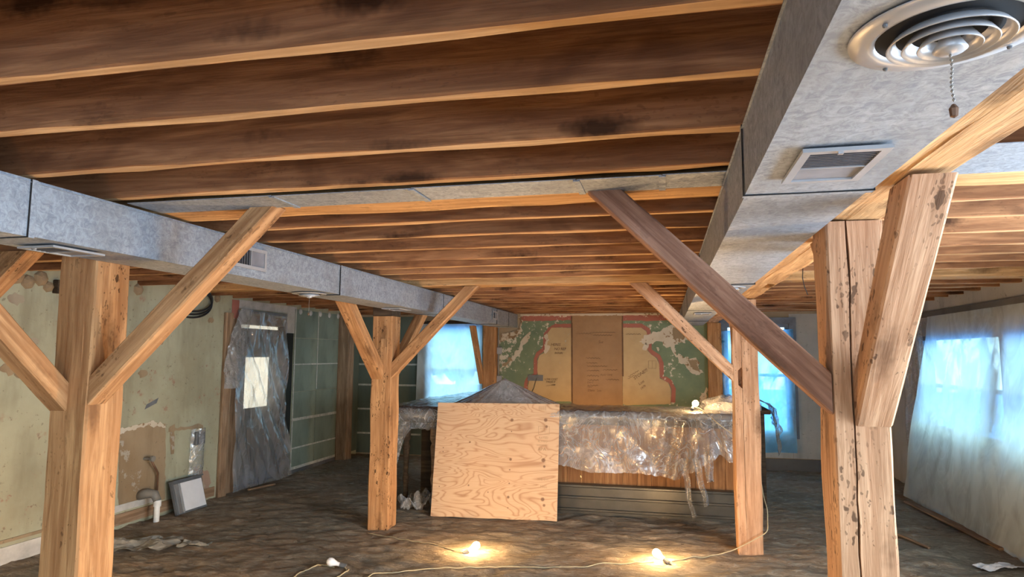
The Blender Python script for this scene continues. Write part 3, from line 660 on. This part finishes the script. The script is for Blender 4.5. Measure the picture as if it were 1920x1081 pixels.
sheet('plastic_sheet', 190, 90, f3, M_FILM_WIN, 'large milky plastic curtain covering the right wall window down to the floor', group='window plastic')
def f3b(u, v):
    y = 9.2-u*.65; z = 2.0-v*1.95
    return (XR-.02-.07*abs(nz(y*4, z*.8, 8))-.03*abs(nz(y*12, z*1.3, 3)), y, z)
sheet('plastic_sheet', 30, 50, f3b, M_FILM_DUSTY, 'dusty grey plastic hanging in the far right corner beyond the curtain', group='window plastic')
for y0, y1, z, rr in ((8.66, 3.4, 2.075, .016),):
    tag(MB().box(XR-.045, XR-.004, y1, y0, z-.02, z+.035).build('batten', M_BASE, axis='y'), 'dark batten holding the top of the milky plastic curtain', 'batten')
# outdoors: ground and trees seen blurred through the plastic
MB().box(-30, 30, -20, 45, -.6, -.5).build('ground', plain('pale_blue_paving', (.16, .42, .90), .9, 0, .1, .3))['kind'] = 'structure'
def tree(x, y, h, r, label):
    t = thing('tree', (x, y, -.5), label, 'tree', 'trees outside the windows')
    MB().tube([(x, y, -.5), (x+.1, y, h*.3), (x, y, h*.55)], [.16, .13, .08], 8).build('trunk', M_TRIM, t)
    bm = bmesh.new(); bmesh.ops.create_icosphere(bm, subdivisions=4, radius=1)
    m = MB(); vs = []
    for v in bm.verts: k = 1+.35*fbm(v.co.x*2.2+x, v.co.y*2.2, v.co.z*2.2, 4); vs.append((x+v.co.x*r*k, y+v.co.y*r*k, h*.62+v.co.z*h*.38*k))
    m.add(vs, [[v.index for v in f.verts] for f in bm.faces]); bm.free(); m.build('crown', M_LEAF, t)
M_LEAF = plain('leaf_green', (.50, .66, .16), .8, 0, .5, 2)
tree(-4.9, 15.5, 4.6, 1.5, 'green tree outside the window left of the mural')
tree(9.2, 11.8, 4.6, 1.7, 'green tree outside the right wall window')
# ------------------------------------------------------------------ left wall: door, boards, fittings
YD0, YD1 = 6.95, 7.90
dm = MB().box(XL-.12, XL-.08, YD0+.06, YD1-.02, .02, .93); dm.box(XL-.12, XL-.08, YD0+.06, YD1-.02, 1.55, 1.90); dm.box(XL-.12, XL-.08, YD0+.06, 7.19, .93, 1.55); dm.box(XL-.12, XL-.08, 7.70, YD1-.02, .93, 1.55)
door = dm.build('door_1', M_DOOR); door['kind'] = 'structure'
MB().box(XL-.105, XL-.095, 7.19, 7.70, .93, 1.55).build('door_pane', M_PANE_LIT, door)
MB().box(XL-.105, XL-.095, 7.06, YD1-.02, 1.905, 1.945).build('transom_pane', M_PANE_LIT, door)
MB().box(XL-.13, XL-.02, YD0-.13, YD0+.04, 0, 2.06).build('door_jamb', M_TRIM, door, 'z'); MB().box(XL-.13, XL-.02, YD0+.04, 8.12, 1.95, 2.06).build('door_head', M_TRIM, door, 'y')
MB().box(XL-.06, XL-.004, YD1-.02, 8.118, -.02, 1.94).build('black_side_panel', M_BLACKBOARD, door)
MB().box(XL-.2, XL-.14, 6.8, 8.15, -.05, 2.1).build('backing', M_BLACKBOARD, door)
o = timber('trim_3', (XL+.022, 6.70, -.02), (XL+.022, 6.70, 2.06), .13, .042, M_TRIM, side=(1, 0, 0), seed=31); o['kind'] = 'structure'
def fd(u, v):
    z = 2.10-v*2.08; flare = .0 if v < .3 else (v-.3)*.06
    y = 6.83+u*1.03+ .05*math.sin(v*3.0)*(u-.2) - .10*max(0, .6-abs(v-.25)*3)*(1-u)**2*.3 + .30*max(0, v-.6)*u
    x = XL+.035+.045*abs(nz(y*4.5+z*2.2, z*.9, 3))+.06*max(0, nz(y*3.0-z*1.6, z*1.0, 8))+.012*abs(nz(y*12, z*3.0, 5))+.16*max(0, v-.62)*(.4+u)+.07*max(0, .35-u)*math.sin(v*PI)
    return (x, y, max(z, floor_z(x, y)+.006))
sheet('plastic_sheet', 70, 110, fd, M_FILM_DOOR, 'wrinkled grey plastic sheet hung over the door in the left wall')
def fd2(u, v):
    z = 2.12-v*.92; y0 = 6.86-.26*math.sin(min(1, v*1.25)*PI/2)+.05*max(0, v-.8); y1 = 7.06-.10*v-.18*max(0, v-.6)
    y = y0+(y1-y0)*u
    x = XL+.055+.04*abs(nz(y*8+z*3, z*2.2, 13))+.05*math.sin(u*PI)+.012*abs(nz(y*19, z*6, 3))
    return (x, y, z)
sheet('plastic_sheet', 36, 60, fd2, M_FILM_DUSTY, 'bunched dusty plastic at the upper left corner of the door')
tag(MB().box(XL+.002, XL+.05, 6.98, 7.86, 2.08, 2.115).build('batten', M_TAPE, axis='y'), 'grey batten pinning the plastic sheet above the door', 'batten')
MB().box(XL+.0005, XL+.004, 6.90, 8.16, 2.13, 2.228).build('white_plaster_band', M_ROOMWHITE, wl); MB().box(XL+.0005, XL+.006, 7.93, 8.16, 1.87, 2.13).build('white_plaster_band', M_ROOMWHITE, wl)
MB().box(XL+.0005, XL+.005, 6.77, 6.90, 2.0, 2.22).build('red_paint_patch', M_RED, wl)
# green drywall boards
gb = [(8.122, 8.735), (8.745, 9.36)]; zz = [.06, .333, .713, 1.08, 1.452, 1.811, 2.2]
for a, b in gb:
    for c, d in zip(zz, zz[1:]): MB().box(XL+.0005, XL+.012, a, b-.004, c+.003, d-.003).build('green_board', M_GBOARD, wl)
for c, th in ((.333, .010), (.713, .018), (1.452, .008), (.07, .018)): MB().box(XL+.012, XL+.0145, 8.122, 9.36, c-th, c+th).build('joint_tape', M_JTAPE, wl)
for yy, th in ((8.74, .008), (8.134, .012)): MB().box(XL+.0145, XL+.016, yy-th, yy+th, .06 if th > .01 else 1.1, 2.2).build('joint_tape', M_JTAPE, wl)
for i in range(5): MB().lathe((XL+.018, 8.25+i*.27, 2.17), [(.045, -.01), (.03, .004), (.001, .008)], 9, 'x').build('plaster_blob', M_ROOMWHITE, wl)
o = timber('wall_post', (XL+.09, 9.47, -.05), (XL+.09, 9.47, ZJ-.004), .18, .19, M_TRIM, side=(0, 1, 0), seed=41); tag(o, 'dull brown timber post in the dark back left corner', 'post', 'timber posts')
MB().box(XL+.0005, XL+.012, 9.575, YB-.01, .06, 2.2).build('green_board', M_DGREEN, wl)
MB().box(XL+.0005, XL+.012, 8.122, 9.36, 0, .05).build('base_board', M_BASE, wl)
# tan scar where a fixture hung
def lw(px): p = at(px[0], px[1], X=XL); return (p.y, p.z)
def lpaint(name, pxs, mat, off, amp=.012, step=.04, sd=0):
    pts = jag([lw(p) for p in pxs], amp, step, sd)
    return MB().prism([(XL+off, y, z) for y, z in pts], (-.002, 0, 0)).build(name, mat, wl, M=Matrix.Translation((XL+off, pts[0][0], pts[0][1])))
lpaint('fixture_scar', [(222,806),(250,797),(285,790),(310,795),(309,935),(290,940),(222,955)], M_PATCH, .0035, sd=1)
lpaint('fixture_scar_edge', [(222,806),(250,797),(285,790),(310,795),(310,801),(285,798),(250,805),(224,814)], M_FLAKE, .006, amp=.02, step=.02, sd=2)
lpaint('wall_stain', [(318,800),(327,795),(326,850),(320,850)], M_PATCH, .004, sd=3); lpaint('wall_stain', [(316,803),(380,794),(381,803),(352,806),(316,809)], M_PATCH, .005, amp=.02, sd=4)
lpaint('wall_stain', [(362,880),(392,878),(396,915),(366,922)], plaster('pink_scuff', (.40, .27, .2), (.36, .25, .18), (.44, .4, .3), .5), .003, amp=.05, step=.03, sd=5)
for i, (px, r) in enumerate((((30,560),.07),((62,640),.05),((40,700),.06),((268,700),.06),((300,640),.05),((20,690),.08),((395,600),.05))):
    y, z = lw(px); pts = [(XL+.003, y+r*math.cos(a)*(1+.5*nz(a*3, i)), z+r*.6*math.sin(a)*(1+.6*nz(a*3, i+9))) for a in [k*PI/9 for k in range(18)]]
    MB().prism(pts, (-.002, 0, 0)).build('scraped_patch', plaster('scrape_%d' % i, (.38, .34, .25), (.33, .27, .2), (.36, .2, .15), .55) if i < 2 else M_PATCH, wl)
MB().box(XL+.0005, XL+.014, 5.15, 6.60, .03, .13).build('lath_strip', M_TRIM, wl, 'y'); MB().box(XL+.0005, XL+.008, 5.15, 5.75, .15, .21).build('lath_strip', M_ROOMWHITE, wl, 'y')
MB().box(XL+.0005, XL+.010, 3.6, 4.62, .16, .185).build('lath_strip', M_PATCH, wl, 'y'); MB().box(XL+.0005, XL+.012, 3.6, 4.5, .0, .13).build('torn_base_paper', M_ROOMWHITE, wl, 'y')
y, z = lw((283, 760)); o = MB().prism([(XL+.004, y-.08, z-.03), (XL+.004, y+.07, z+.02), (XL+.004, y+.09, z+.07), (XL+.004, y-.06, z+.015)], (-.003, 0, 0)).build('tape_strip', M_TAPE); tag(o, 'short grey tape strip stuck aslant on the cream left wall', 'tape')
# plumbing stub
t = thing('drain_pipe', (-4.83, 5.55, 0), 'white plastic drain stub with grey elbow sticking out of the left wall', 'pipe')
MB().lathe((-4.72, 5.55, 0), [(.026, -.02), (.026, .15), (.034, .15), (.034, .21), (.026, .21)], 18, cap=True).build('pvc_riser', M_PVC, t, smooth=False)
MB().tube([(-4.91, 5.52, .245), (-4.82, 5.53, .27), (-4.75, 5.545, .26), (-4.72, 5.55, .205)], [.045, .045, .042, .036], 14).build('elbow', M_PIPE, t, smooth=True)
t = thing('supply_pipe', (-4.82, 5.66, 0), 'thin bent copper supply pipe with valve next to the white drain stub', 'pipe')
MB().tube([(-4.86, 5.70, 0), (-4.86, 5.70, .40), (-4.85, 5.69, .43), (-4.82, 5.55, .58)], .010, 8).build('copper_tube', M_COPPER, t, smooth=True)
MB().tube([(-4.905, 5.55, .585), (-4.80, 5.55, .59)], .014, 8).build('stub', M_PIPE, t); MB().lathe((-4.80, 5.55, .59), [(.001, -.012), (.028, -.01), (.028, .012), (.001, .014)], 12, 'x').build('valve_handle', M_PIPE, t)
# vent cover leaning on the wall
t = thing('vent_cover', (-4.82, 6.03, 0), 'white panel in a dark grey frame leaning against the left wall base', 'panel')
fr = frame((-4.72, 5.83, floor_z(-4.72, 6)+.005), (0, 1, 0), (-.30, 0, 1))
def lean(x0, x1, z0, z1, d0, d1, nm, mt):
    vs = [fr @ Vector((a, c, b)) for c in (d0, d1) for a, b in ((x0, z0), (x1, z0), (x1, z1), (x0, z1))]
    MB().add(vs, [(0,1,2,3),(4,7,6,5),(0,4,5,1),(1,5,6,2),(2,6,7,3),(3,7,4,0)]).build(nm, mt, t)
lean(0, .44, 0, .32, 0, .025, 'back_frame', M_DGREY); lean(.11, .42, .02, .30, -.012, 0, 'white_sheet', M_WHITE); lean(.03, .07, .01, .30, -.010, 0, 'silver_edge', M_ALU); lean(.075, .10, .01, .30, -.014, 0, 'grey_edge', M_GREYMETAL); lean(0, .44, .32, .335, -.03, .03, 'top_flange', M_DGREY)
# wrapped electrical box on the left wall
t = thing('electrical_box', (-4.86, 6.26, .62), 'small electrical box wrapped in clear plastic on the left wall', 'electrical box')
MB().box(XL+.001, XL+.075, 6.19, 6.33, .63, .77).build('box', M_DGREY, t, bevel=.006)
m = MB(); m.grid(24, 34, lambda u, v: (XL+.015+.08*math.sin(u*PI)*(1-.5*v)+.02*abs(nz(u*7, v*6, 3)), 6.17+u*.2+.03*v*(u-.5)+.01*nz(v*9, u*5), .80-v*.62)); m.build('plastic_wrap', M_FILM, t, smooth=True)
# broken plaster at the top of the left wall
for k, (yy, zz_, rr) in enumerate(((4.12, 2.19, .06), (4.22, 2.15, .05), (4.33, 2.19, .055), (4.40, 2.13, .04), (5.35, 2.20, .05), (6.5, 2.21, .04))):
    MB().lathe((XL+.001, yy, zz_), [(rr*1.2, 0), (rr, .018), (rr*.4, .035), (.001, .038)], 7, 'x').build('broken_plaster', M_PATCH, wl)
o = MB().box(XL+.001, XL+.06, 4.44, 4.49, 2.08, 2.19).build('bracket', M_DARKWOOD, bevel=.004); tag(o, 'small dark bracket at the top of the left wall near the near post', 'bracket')
o = MB().tube([(.96, 5.0, 2.226), (.955, 5.0, 2.15), (.965, 5.0, 2.09), (.985, 5.0, 2.03)], .003, 6).build('hanging_wire', M_RUBBER, smooth=True); tag(o, 'thin dark wire dangling from the joists right of the long beam', 'wire')
# black cable loop under the joists
m = MB()
for k in range(3): m.tube([(XL+.03+.015*k, 6.05+.33*math.sin(a)*(1-.05*k), 2.13-.16*math.cos(a)*(1-.08*k)+.02*k) for a in [(-.85+i*.12)*1.0 for i in range(27)]], .010, 6)
tag(m.build('cable_loop', M_RUBBER, smooth=True), 'loop of black cable hanging under the joists on the left wall', 'cable')
# ------------------------------------------------------------------ bar
BX0, BX1, BY = -2.88, .70, 6.90
bar = thing('bar_counter', ((BX0+BX1)/2, 7.3, 0), 'long wooden bar counter with dark base, draped in plastic sheets', 'bar counter')
m = MB(); m.box(BX0, BX1+.05, BY-.08, 7.55, .985, 1.03); m.box(BX0, BX0+.62, 7.55, 8.7, .985, 1.03); m.box(.42, 1.08, 7.55, 8.7, .985, 1.03)
m.build('countertop', M_DARKWOOD, bar, bevel=.006)
MB().tube([(BX0-.02, BY-.09, .97), (BX1+.06, BY-.09, .97)], .07, 16).build('arm_rail', M_DARKWOOD, bar, smooth=True)
nb = 20; x0 = -2.15
for i in range(nb):
    a = x0+(BX1-x0)*i/nb; b = x0+(BX1-x0)*(i+1)/nb; MB().box(a+.001, b-.001, BY+.06, BY+.0795, .27, .985).build('front_board', M_PANEL, bar, 'z', bevel=.0025)
MB().box(x0, BX1, BY+.0, BY+.08, -.03, .265).build('plinth', M_DARKGLOSS := plain('dusty_black_plinth', (.05, .046, .037), .34, 0, .5, 5, .6), bar, bevel=.006)
for z, d in ((.265, .03), (.15, .016), (.03, .02)): MB().box(x0-.01, BX1+.01, BY-d, BY+.08, z, z+.028).build('plinth_moulding', M_DARKGLOSS, bar, bevel=.006)
MB().box(BX1-.03, BX1, BY+.085, 7.5, -.03, .985).build('end_panel', M_PANEL, bar, 'z'); MB().box(x0, x0+.03, BY+.085, 7.5, -.03, .985).build('end_panel', M_DARKWOOD, bar, 'z')
MB().box(BX0+.1, x0, 7.42, 7.5, -.03, .985).build('back_panel', M_DARKWOOD, bar); MB().box(BX0+.12, BX0+.5, 7.6, 8.65, -.03, .985).build('return_cabinet', M_DARKWOOD, bar); MB().box(.45, 1.02, 7.6, 8.65, -.03, .985).build('return_cabinet', M_DARKWOOD, bar)
prof = [(.04, 0), (.045, .05), (.03, .08), (.026, .2), (.036, .28), (.024, .34), (.03, .5), (.04, .62), (.026, .66), (.045, .70), (.045, .985)]
MB().lathe((BX0+.42, BY+.06, -.02), [(r, h*1.0 if h < .98 else 1.005) for r, h in prof], 16, cap=True).build('turned_leg', M_TRIM, bar, smooth=True); MB().lathe((BX0+.10, BY+.06, -.02), [(r, h if h < .98 else 1.005) for r, h in prof], 16, cap=True).build('turned_leg', M_DARKWOOD, bar, smooth=True)
# plastic over the bar front
LOW = [(-2.0, .46), (-1.05, .49), (-.75, .43), (-.5, .435), (-.26, .445), (-.05, .42), (.10, .395), (.2, .46), (.32, .52), (.42, .58), (.5, .66), (.58, .58), (.66, .60)]
def lerp_tab(tab, x):
    for (a, p), (b, q) in zip(tab, tab[1:]):
        if x <= b: return p+(q-p)*max(0, (x-a)/(b-a))
    return tab[-1][1]
def fbar(u, v):
    x = -2.0+u*2.68; zl = lerp_tab(LOW, x)+.012*nz(x*23, 3)
    if v < .22:
        k = v/.22; y = 7.58-k*(7.58-(BY-.12)); z = 1.037+.020*abs(nz(x*7, y*6, 1))+.012*abs(nz(x*19, y*15, 2)); return (x, y, z)
    if v < .32:
        k = (v-.22)/.10; a = k*PI/2; return (x, BY-.12-.055*math.sin(a)-.012*abs(nz(x*13, k, 5)), 1.045-.06*(1-math.cos(a))+.012*abs(nz(x*11, 3)))
    k = (v-.32)/.68; z = .985+(zl-.985)*k
    gath = sum(a_*math.exp(-((x-c)/w_)**2)*math.sin((x-c)*fq+k*3*sg) for c, w_, fq, a_, sg in ((-.9, .35, 18, .012, 2), (.14, .2, 34, .028, 1.5), (.45, .16, 40, .024, -1.5), (-.4, .4, 14, .010, -2.5)))
    fold = .022*abs(nz(x*3.2+z*2.6, z*1.5, 4))+.016*abs(nz(x*6-z*4.5, z*2.2, 9))+.004*abs(nz(x*21, z*9, 6))
    y = BY-.178+.09*min(1, k*1.7)-gath*(.3+k)-fold*(.35+.9*k)
    return (x, y, z)
bd = sheet('plastic_sheet', 190, 90, fbar, M_FILM, 'clear crinkled plastic draped over the bar front right of the plywood board')
def ribbon(x, z0, z1, wd, dx, sd):
    m = MB()
    def g(u, v):
        z = z0+(z1-z0)*v; k = 1-.35*v
        return (x+dx*v+(u-.5)*wd*k+.02*nz(z*6, sd), BY-.20-.02*math.sin(u*PI*2+v*3+sd)-.012*abs(nz(u*5, z*9, sd)), z+(.03*u if v > .97 else 0))
    m.grid(9, 40, g); return m
for x, z0, z1, wd, dx, sd in ((.14, .62, .055, .065, .10, 1), (.27, .62, .17, .075, .09, 2), (.37, .66, .40, .10, .03, 3)):
    ribbon(x, z0, z1, wd, dx, sd).build('torn_strip', M_FILM, bd, smooth=True)
# plastic over the left end
def fl(u, v):
    x = BX0-.05+u*1.0
    if v < .3:
        k = v/.3; y = 8.2-k*(8.2-(BY-.17)); h = .085*math.exp(-((x+2.32)/.4)**2)*max(0, 1-k*1.15)**.6
        return (x, y, 1.04+h+.02*abs(nz(x*8, y*7, 1))+.01*abs(nz(x*22, y*19, 2)))
    if v < .5:
        k = (v-.3)/.2; a = k*PI; return (x, BY-.15-.05*math.sin(a)-.015*abs(nz(x*12, k*4, 5)), 1.03-.075*(1-math.cos(a))+.012*nz(x*14, k*3))
    k = (v-.5)/.5; drop = .07+.48*math.exp(-((u-.09)/.10)**2)+.03*abs(nz(x*14, 2))
    return (x-.03*k*max(0, .3-u)*3, BY-.13-.04*abs(nz(x*9+k*2, k*3, 7))*(.4+k)-.02*abs(nz(x*21, k*6, 2)), .885-k*drop)
sheet('plastic_sheet', 70, 80, fl, M_FILM, 'crinkled plastic over the left end of the bar, hanging in a tail')
# tent of plastic over something tall on the bar
ap = Vector((-1.74, 7.22, 1.325))
def ft(u, v):
    a = u*2*PI; rx = .60+.03*math.sin(a*3); ry = .40; k = v
    fo = (.05*abs(math.sin(a*9+1.5*math.sin(a*3)))-.02+.025*abs(math.sin(a*23)))*k*(1-.25*k)+.006*nz(a*6, v*3)
    r = .035+(1-.035)*k**.93
    q = ap+Vector((math.cos(a)*rx*(r+fo), math.sin(a)*ry*(r+fo), 0)); q.z = ap.z-(.265)*k+.015*math.sin(PI*k)*-1; return q
m = MB(); m.grid(120, 24, ft); t = m.build('plastic_tent', M_FILM_TENT, smooth=True); tag(t, 'clear plastic pulled up into a cone behind the plywood board', 'plastic sheet')
MB().lathe((ap.x, ap.y, ap.z-.006), [(.035, -.004), (.03, .008), (.012, .012), (.010, .022), (.001, .024)], 14).build('tent_knob', M_ALU, t, smooth=True)
# bundle at the right end
def fr_(u, v):
    a = u*2*PI; q = v; r = 1-.75*q**2.2
    x = .66+.30*math.cos(a)*r*(1+.25*nz(a*2, v*3, 1)); y = 7.42+.24*math.sin(a)*r*(1+.2*nz(a*2, v*2, 7)); z = 1.04+.14*q**.6*(1+.35*nz(a*1.7, v*2.3, 3))
    return (x, y, z)
m = MB(); m.grid(70, 16, fr_); tag(m.build('plastic_bundle', M_FILM_DUSTY, smooth=True), 'crumpled grey plastic bundle on the bar beside the lit bulb', 'plastic sheet')
def fr2(u, v):
    y = 7.62+u*.6
    if v < .4: k = v/.4; return (.72+k*.40, y, 1.06+.05*abs(nz(u*5, v*6, 2))+.06*math.sin(k*PI))
    k = (v-.4)/.6; return (1.14+.05*abs(nz(u*6, k*3, 5))+.04*k, y, 1.04-k*(.22+.30*math.exp(-((u-.35)/.16)**2)))
sheet('plastic_sheet', 40, 40, fr2, M_FILM_DUSTY, 'dusty plastic hanging over the far right corner of the bar')
# ------------------------------------------------------------------ plywood board leaning on the bar
KNOTS = [(.155, .95, .016), (.155, .835, .006), (.155, .56, .013), (.15, .46, .007), (.15, .33, .007), (.145, .20, .013), (.145, .10, .006), (.50, .955, .018), (.51, .89, .013), (.485, .56, .020), (.495, .50, .012), (.485, .19, .018), (.50, .135, .013), (-.27, .72, .008), (-.26, .30, .008), (-.545, .66, .006), (-.545, .62, .006), (-.56, .28, .006), (-.06, .24, .006)]
M_PLY = plywood(); M_PLYEDGE = plain('plywood_edge', (.62, .46, .30), .8)
pl0 = Vector((-2.295, 6.42, .012)); pr0 = Vector((-1.04, 6.50, .012)); ux = (pr0-pl0).normalized(); mid = (pl0+pr0)/2
tz = Vector((-.03, .255, 1.10)).normalized(); nn = tz.cross(ux).normalized()*-1
if nn.y > 0: nn = -nn
FM = Matrix(((ux.x, -nn.x, tz.x, mid.x), (ux.y, -nn.y, tz.y, mid.y), (ux.z, -nn.z, tz.z, mid.z), (0, 0, 0, 1)))
ply = thing('plywood_board', mid, 'square plywood board with bold wavy grain leaning against the bar', 'board')
W2 = .628; HH = 1.118
m = MB(); n = 24
lo = [(-W2+2*W2*i/n, -.005+.008*nz(i*.35, 2)) for i in range(n+1)]
poly = lo+[(W2+.01, HH), (-W2-.005, HH)]
m.prism([FM @ Vector((x, 0, z)) for x, z in poly], FM.to_3x3() @ Vector((0, .004, 0))); m.build('face_veneer', M_PLY, ply, M=FM)
m = MB(); m.prism([FM @ Vector((x, .004, z)) for x, z in poly], FM.to_3x3() @ Vector((0, .012, 0))); m.build('core', M_PLYEDGE, ply, M=FM)
def stamp(body, x, z, s):
    cu = bpy.data.curves.new('stamp', 'FONT'); cu.body = body; cu.size = s; cu.extrude = .0004; cu.resolution_u = 2
    tmp = bpy.data.objects.new('tmp_text', cu); COL.objects.link(tmp); dg = bpy.context.evaluated_depsgraph_get(); me = bpy.data.meshes.new_from_object(tmp.evaluated_get(dg)); bpy.data.objects.remove(tmp)
    me.materials.clear(); me.materials.append(M_STAMP)
    put(bpy.data.objects.new('ink_stamp', me), ply, FM @ Matrix.Translation((x, -.0006, z)) @ Matrix.Rotation(PI/2, 4, 'X'))
for b_, x, z, s in (('APA', .43, .655, .045), ('PLYWOOD', .43, .735, .028), ('RATED', .44, .77, .03), ('EXPOSURE 1', .42, .70, .022), ('THE ENG', .43, .37, .03), ('MILL', .46, .30, .035), ('|||||||', .43, 1.065, .045), ('11 12 13', .45, .865, .02), ('14 15', .46, .835, .02)): stamp(b_, x, z, s)
def stroke(a, b):
    return MB().tube([FM @ Vector((a[0], -.0004, a[1])), FM @ Vector((b[0], -.0004, b[1]))], .0016, 4).build('ink_stamp', M_STAMP, ply)
bx_ = [(.435, .815), (.545, .815), (.545, .895), (.435, .895)]
for a, b in zip(bx_, bx_[1:]+bx_[:1]): stroke(a, b)
# ------------------------------------------------------------------ bulbs and cords
def bulb(loc, lit, label, ang=0, power=0, group='string light bulbs'):
    t = thing('light_bulb', loc, label, 'light bulb', group); d = Vector((math.cos(ang), math.sin(ang), .25 if not lit else .5)).normalized()
    p = Vector(loc); side = frame(p, d, (0, 0, 1)); r = .032
    prof = [(-.055, .014), (-.03, .015), (-.012, .020), (.006, .029), (.022, .032), (.040, .027), (.050, .016), (.054, .001)]
    n = 14; vs = []; fs = []
    for h, q in prof: vs += [side @ Vector((h+.05, q*math.cos(2*PI*k/n), q*math.sin(2*PI*k/n)+.02)) for k in range(n)]
    for i in range(len(prof)-1): fs += [(i*n+k, i*n+(k+1) % n, (i+1)*n+(k+1) % n, (i+1)*n+k) for k in range(n)]
    g = MB(); g.add(vs, fs); go = g.build('glass_envelope', M_LIT if lit else M_BULB_OFF, t, smooth=True)
    MB().tube([side @ Vector((-.05, 0, .02)), side @ Vector((.0, 0, .02))], [.017, .018], 10).build('socket', M_DGREY, t)
    if lit:
        go.visible_shadow = True
        l = bpy.data.lights.new('bulb_light', 'POINT'); l.energy = power; l.color = (1, .62, .28); l.shadow_soft_size = .04
        lo = bpy.data.objects.new('bulb_light', l); COL.objects.link(lo); WM[lo.name] = Matrix.Identity(4); lo.parent = t; lo.location = (d*.05)+Vector((0, 0, .085))
    return t
fz = lambda x, y: floor_z(x, y)
bulb((-1.57, 5.34, fz(-1.57, 5.34)+.004), True, 'lit bulb glowing on the floor in front of the plywood board', .6, 13)
bulb((-.045, 5.48, fz(-.045, 5.48)+.004), True, 'lit bulb glowing on the floor left of the right back post', 2.6, 13)
bulb((.27, 6.98, 1.07), True, 'lit bulb glowing on top of the bar', 1.2, 15)
bulb((-2.40, 4.72, fz(-2.4, 4.72)+.004), False, 'unlit white bulb lying on the floor by the cord loop', 3.3)
for i, (x, y) in enumerate(((-.9, 3.35), (1.75, 3.3), (-3.7, 3.4), (-1.0, 8.7), (-.9, .5))):  # extra bulbs out of view, added to brighten ceiling, posts and mural
    bulb((x, y, fz(x, y)+.004), True, ['lit bulb on the floor of the centre aisle below the picture', 'lit bulb on the floor of the right aisle below the picture', 'lit bulb on the floor of the left aisle below the picture', 'lit bulb on the floor hidden behind the bar', 'lit bulb on the floor in front of the camera, below the picture'][i], i, (52, 24, 14, 36, 17)[i])
def cord(pts, r, label, lift=.006, mat=M_CORD):
    ps = []; 
    for a, b in zip(pts, pts[1:]):
        n = 12
        for k in range(n):
            t = k/n; ps.append(Vector(a).lerp(Vector(b), t))
    ps.append(Vector(pts[-1])); 
    for _ in range(6): ps = [ps[0]]+[(ps[i-1]+ps[i]*2+ps[i+1])/4 for i in range(1, len(ps)-1)]+[ps[-1]]
    q = []
    for p in ps:
        x = p.x+.012*nz(p.x*5, p.y*5); y = p.y+.012*nz(p.x*5+7, p.y*5)
        q.append((x, y, max(p.z, floor_z(x, y)+lift)))
    return tag(MB().tube(q, r, 6).build('cord', mat, smooth=True), label, 'cord', 'string light cords')
cord([(-2.60, 4.35, 0), (-2.62, 4.60, 0), (-2.56, 4.76, 0), (-2.45, 4.74, 0)], .005, 'pale cord curling beside the unlit white bulb')
cord([(-2.35, 4.72, 0), (-2.28, 4.66, 0), (-2.30, 4.45, 0), (-2.25, 4.2, 0)], .005, 'short pale cord running from the unlit bulb out of the picture')
cord([(-2.1, 4.50, 0), (-1.98, 4.66, 0), (-1.72, 4.84, 0), (-1.18, 5.05, 0), (-.6, 5.20, 0), (-.12, 5.47, 0)], .0042, 'pale cord across the dirt to the lit bulb near the right post')
cord([(.02, 5.50, 0), (.35, 5.74, .0), (.53, 5.80, .05), (.78, 5.79, .20), (.80, 5.95, .33), (.79, 6.3, .55), (.70, 6.62, .8), (.45, 6.66, .98), (.34, 6.9, 1.08), (.28, 6.95, 1.085)], .0042, 'pale cord rising from the floor bulb around the right back post to the bar')
cord([(-2.62, 5.70, 0), (-2.3, 5.58, 0), (-1.95, 5.46, 0), (-1.63, 5.36, 0)], .0042, 'pale cord from the left back post to the lit bulb')
# ------------------------------------------------------------------ debris
def scrap(cx, cy, sx, sy, rz, hgt, mat, label, cat, sd, name='paper_scrap'):
    c, s = math.cos(rz), math.sin(rz)
    def g(u, v):
        a, b = (u-.5)*sx*(1+.25*nz(v*4, sd)), (v-.5)*sy*(1+.3*nz(u*4, sd+3)); x, y = cx+a*c-b*s, cy+a*s+b*c
        return (x, y, floor_z(x, y)+.006+hgt*max(0, nz(u*3.1+sd, v*3.1, sd)+.25)+.3*hgt*abs(nz(u*9, v*9, sd)))
    m = MB(); m.grid(22, 16, g); return tag(m.build(name, mat, smooth=False), label, cat, 'floor debris')
scrap(-4.25, 4.86, .52, .34, .3, .07, M_PAPER, 'crumpled kraft paper on the dark dirt left of the near post', 'paper', 1)
scrap(-3.85, 4.98, .25, .12, .2, .03, M_PAPER, 'small torn kraft paper strip beside the crumpled sheet', 'paper', 2)
scrap(-2.55, 6.72, .36, .34, .5, .22, M_FILM_DUSTY, 'crumpled plastic scrap between the left back post and the plywood board', 'plastic sheet', 3, 'plastic_scrap')
scrap(2.45, 5.95, .35, .12, .4, .03, M_WHITE, 'white paper scrap on the floor near the milky curtain', 'paper', 5)
o = timber('plank', (2.57, 8.25, .02), (2.71, 6.45, .02), .10, .02, M_TRIM, side=(0, 0, 1), seed=50); tag(o, 'narrow plank lying along the floor below the milky curtain', 'plank')
o = timber('stick', (1.98, 6.70, .035), (2.10, 6.30, .03), .03, .02, M_TRIM, side=(0, 0, 1), seed=51); tag(o, 'short broken stick on the dirt behind the near right post', 'stick')
o = timber('stick', (2.45, 5.5, .03), (2.85, 5.9, .04), .035, .02, M_BRACE, side=(0, 0, 1), seed=52); tag(o, 'short stick on the floor at the lower right picture edge', 'stick')
o = timber('stick', (-4.72, 6.98, .03), (-4.62, 7.35, .03), .03, .02, M_TRIM, side=(0, 0, 1), seed=53); tag(o, 'short stick on the floor under the door plastic', 'stick')
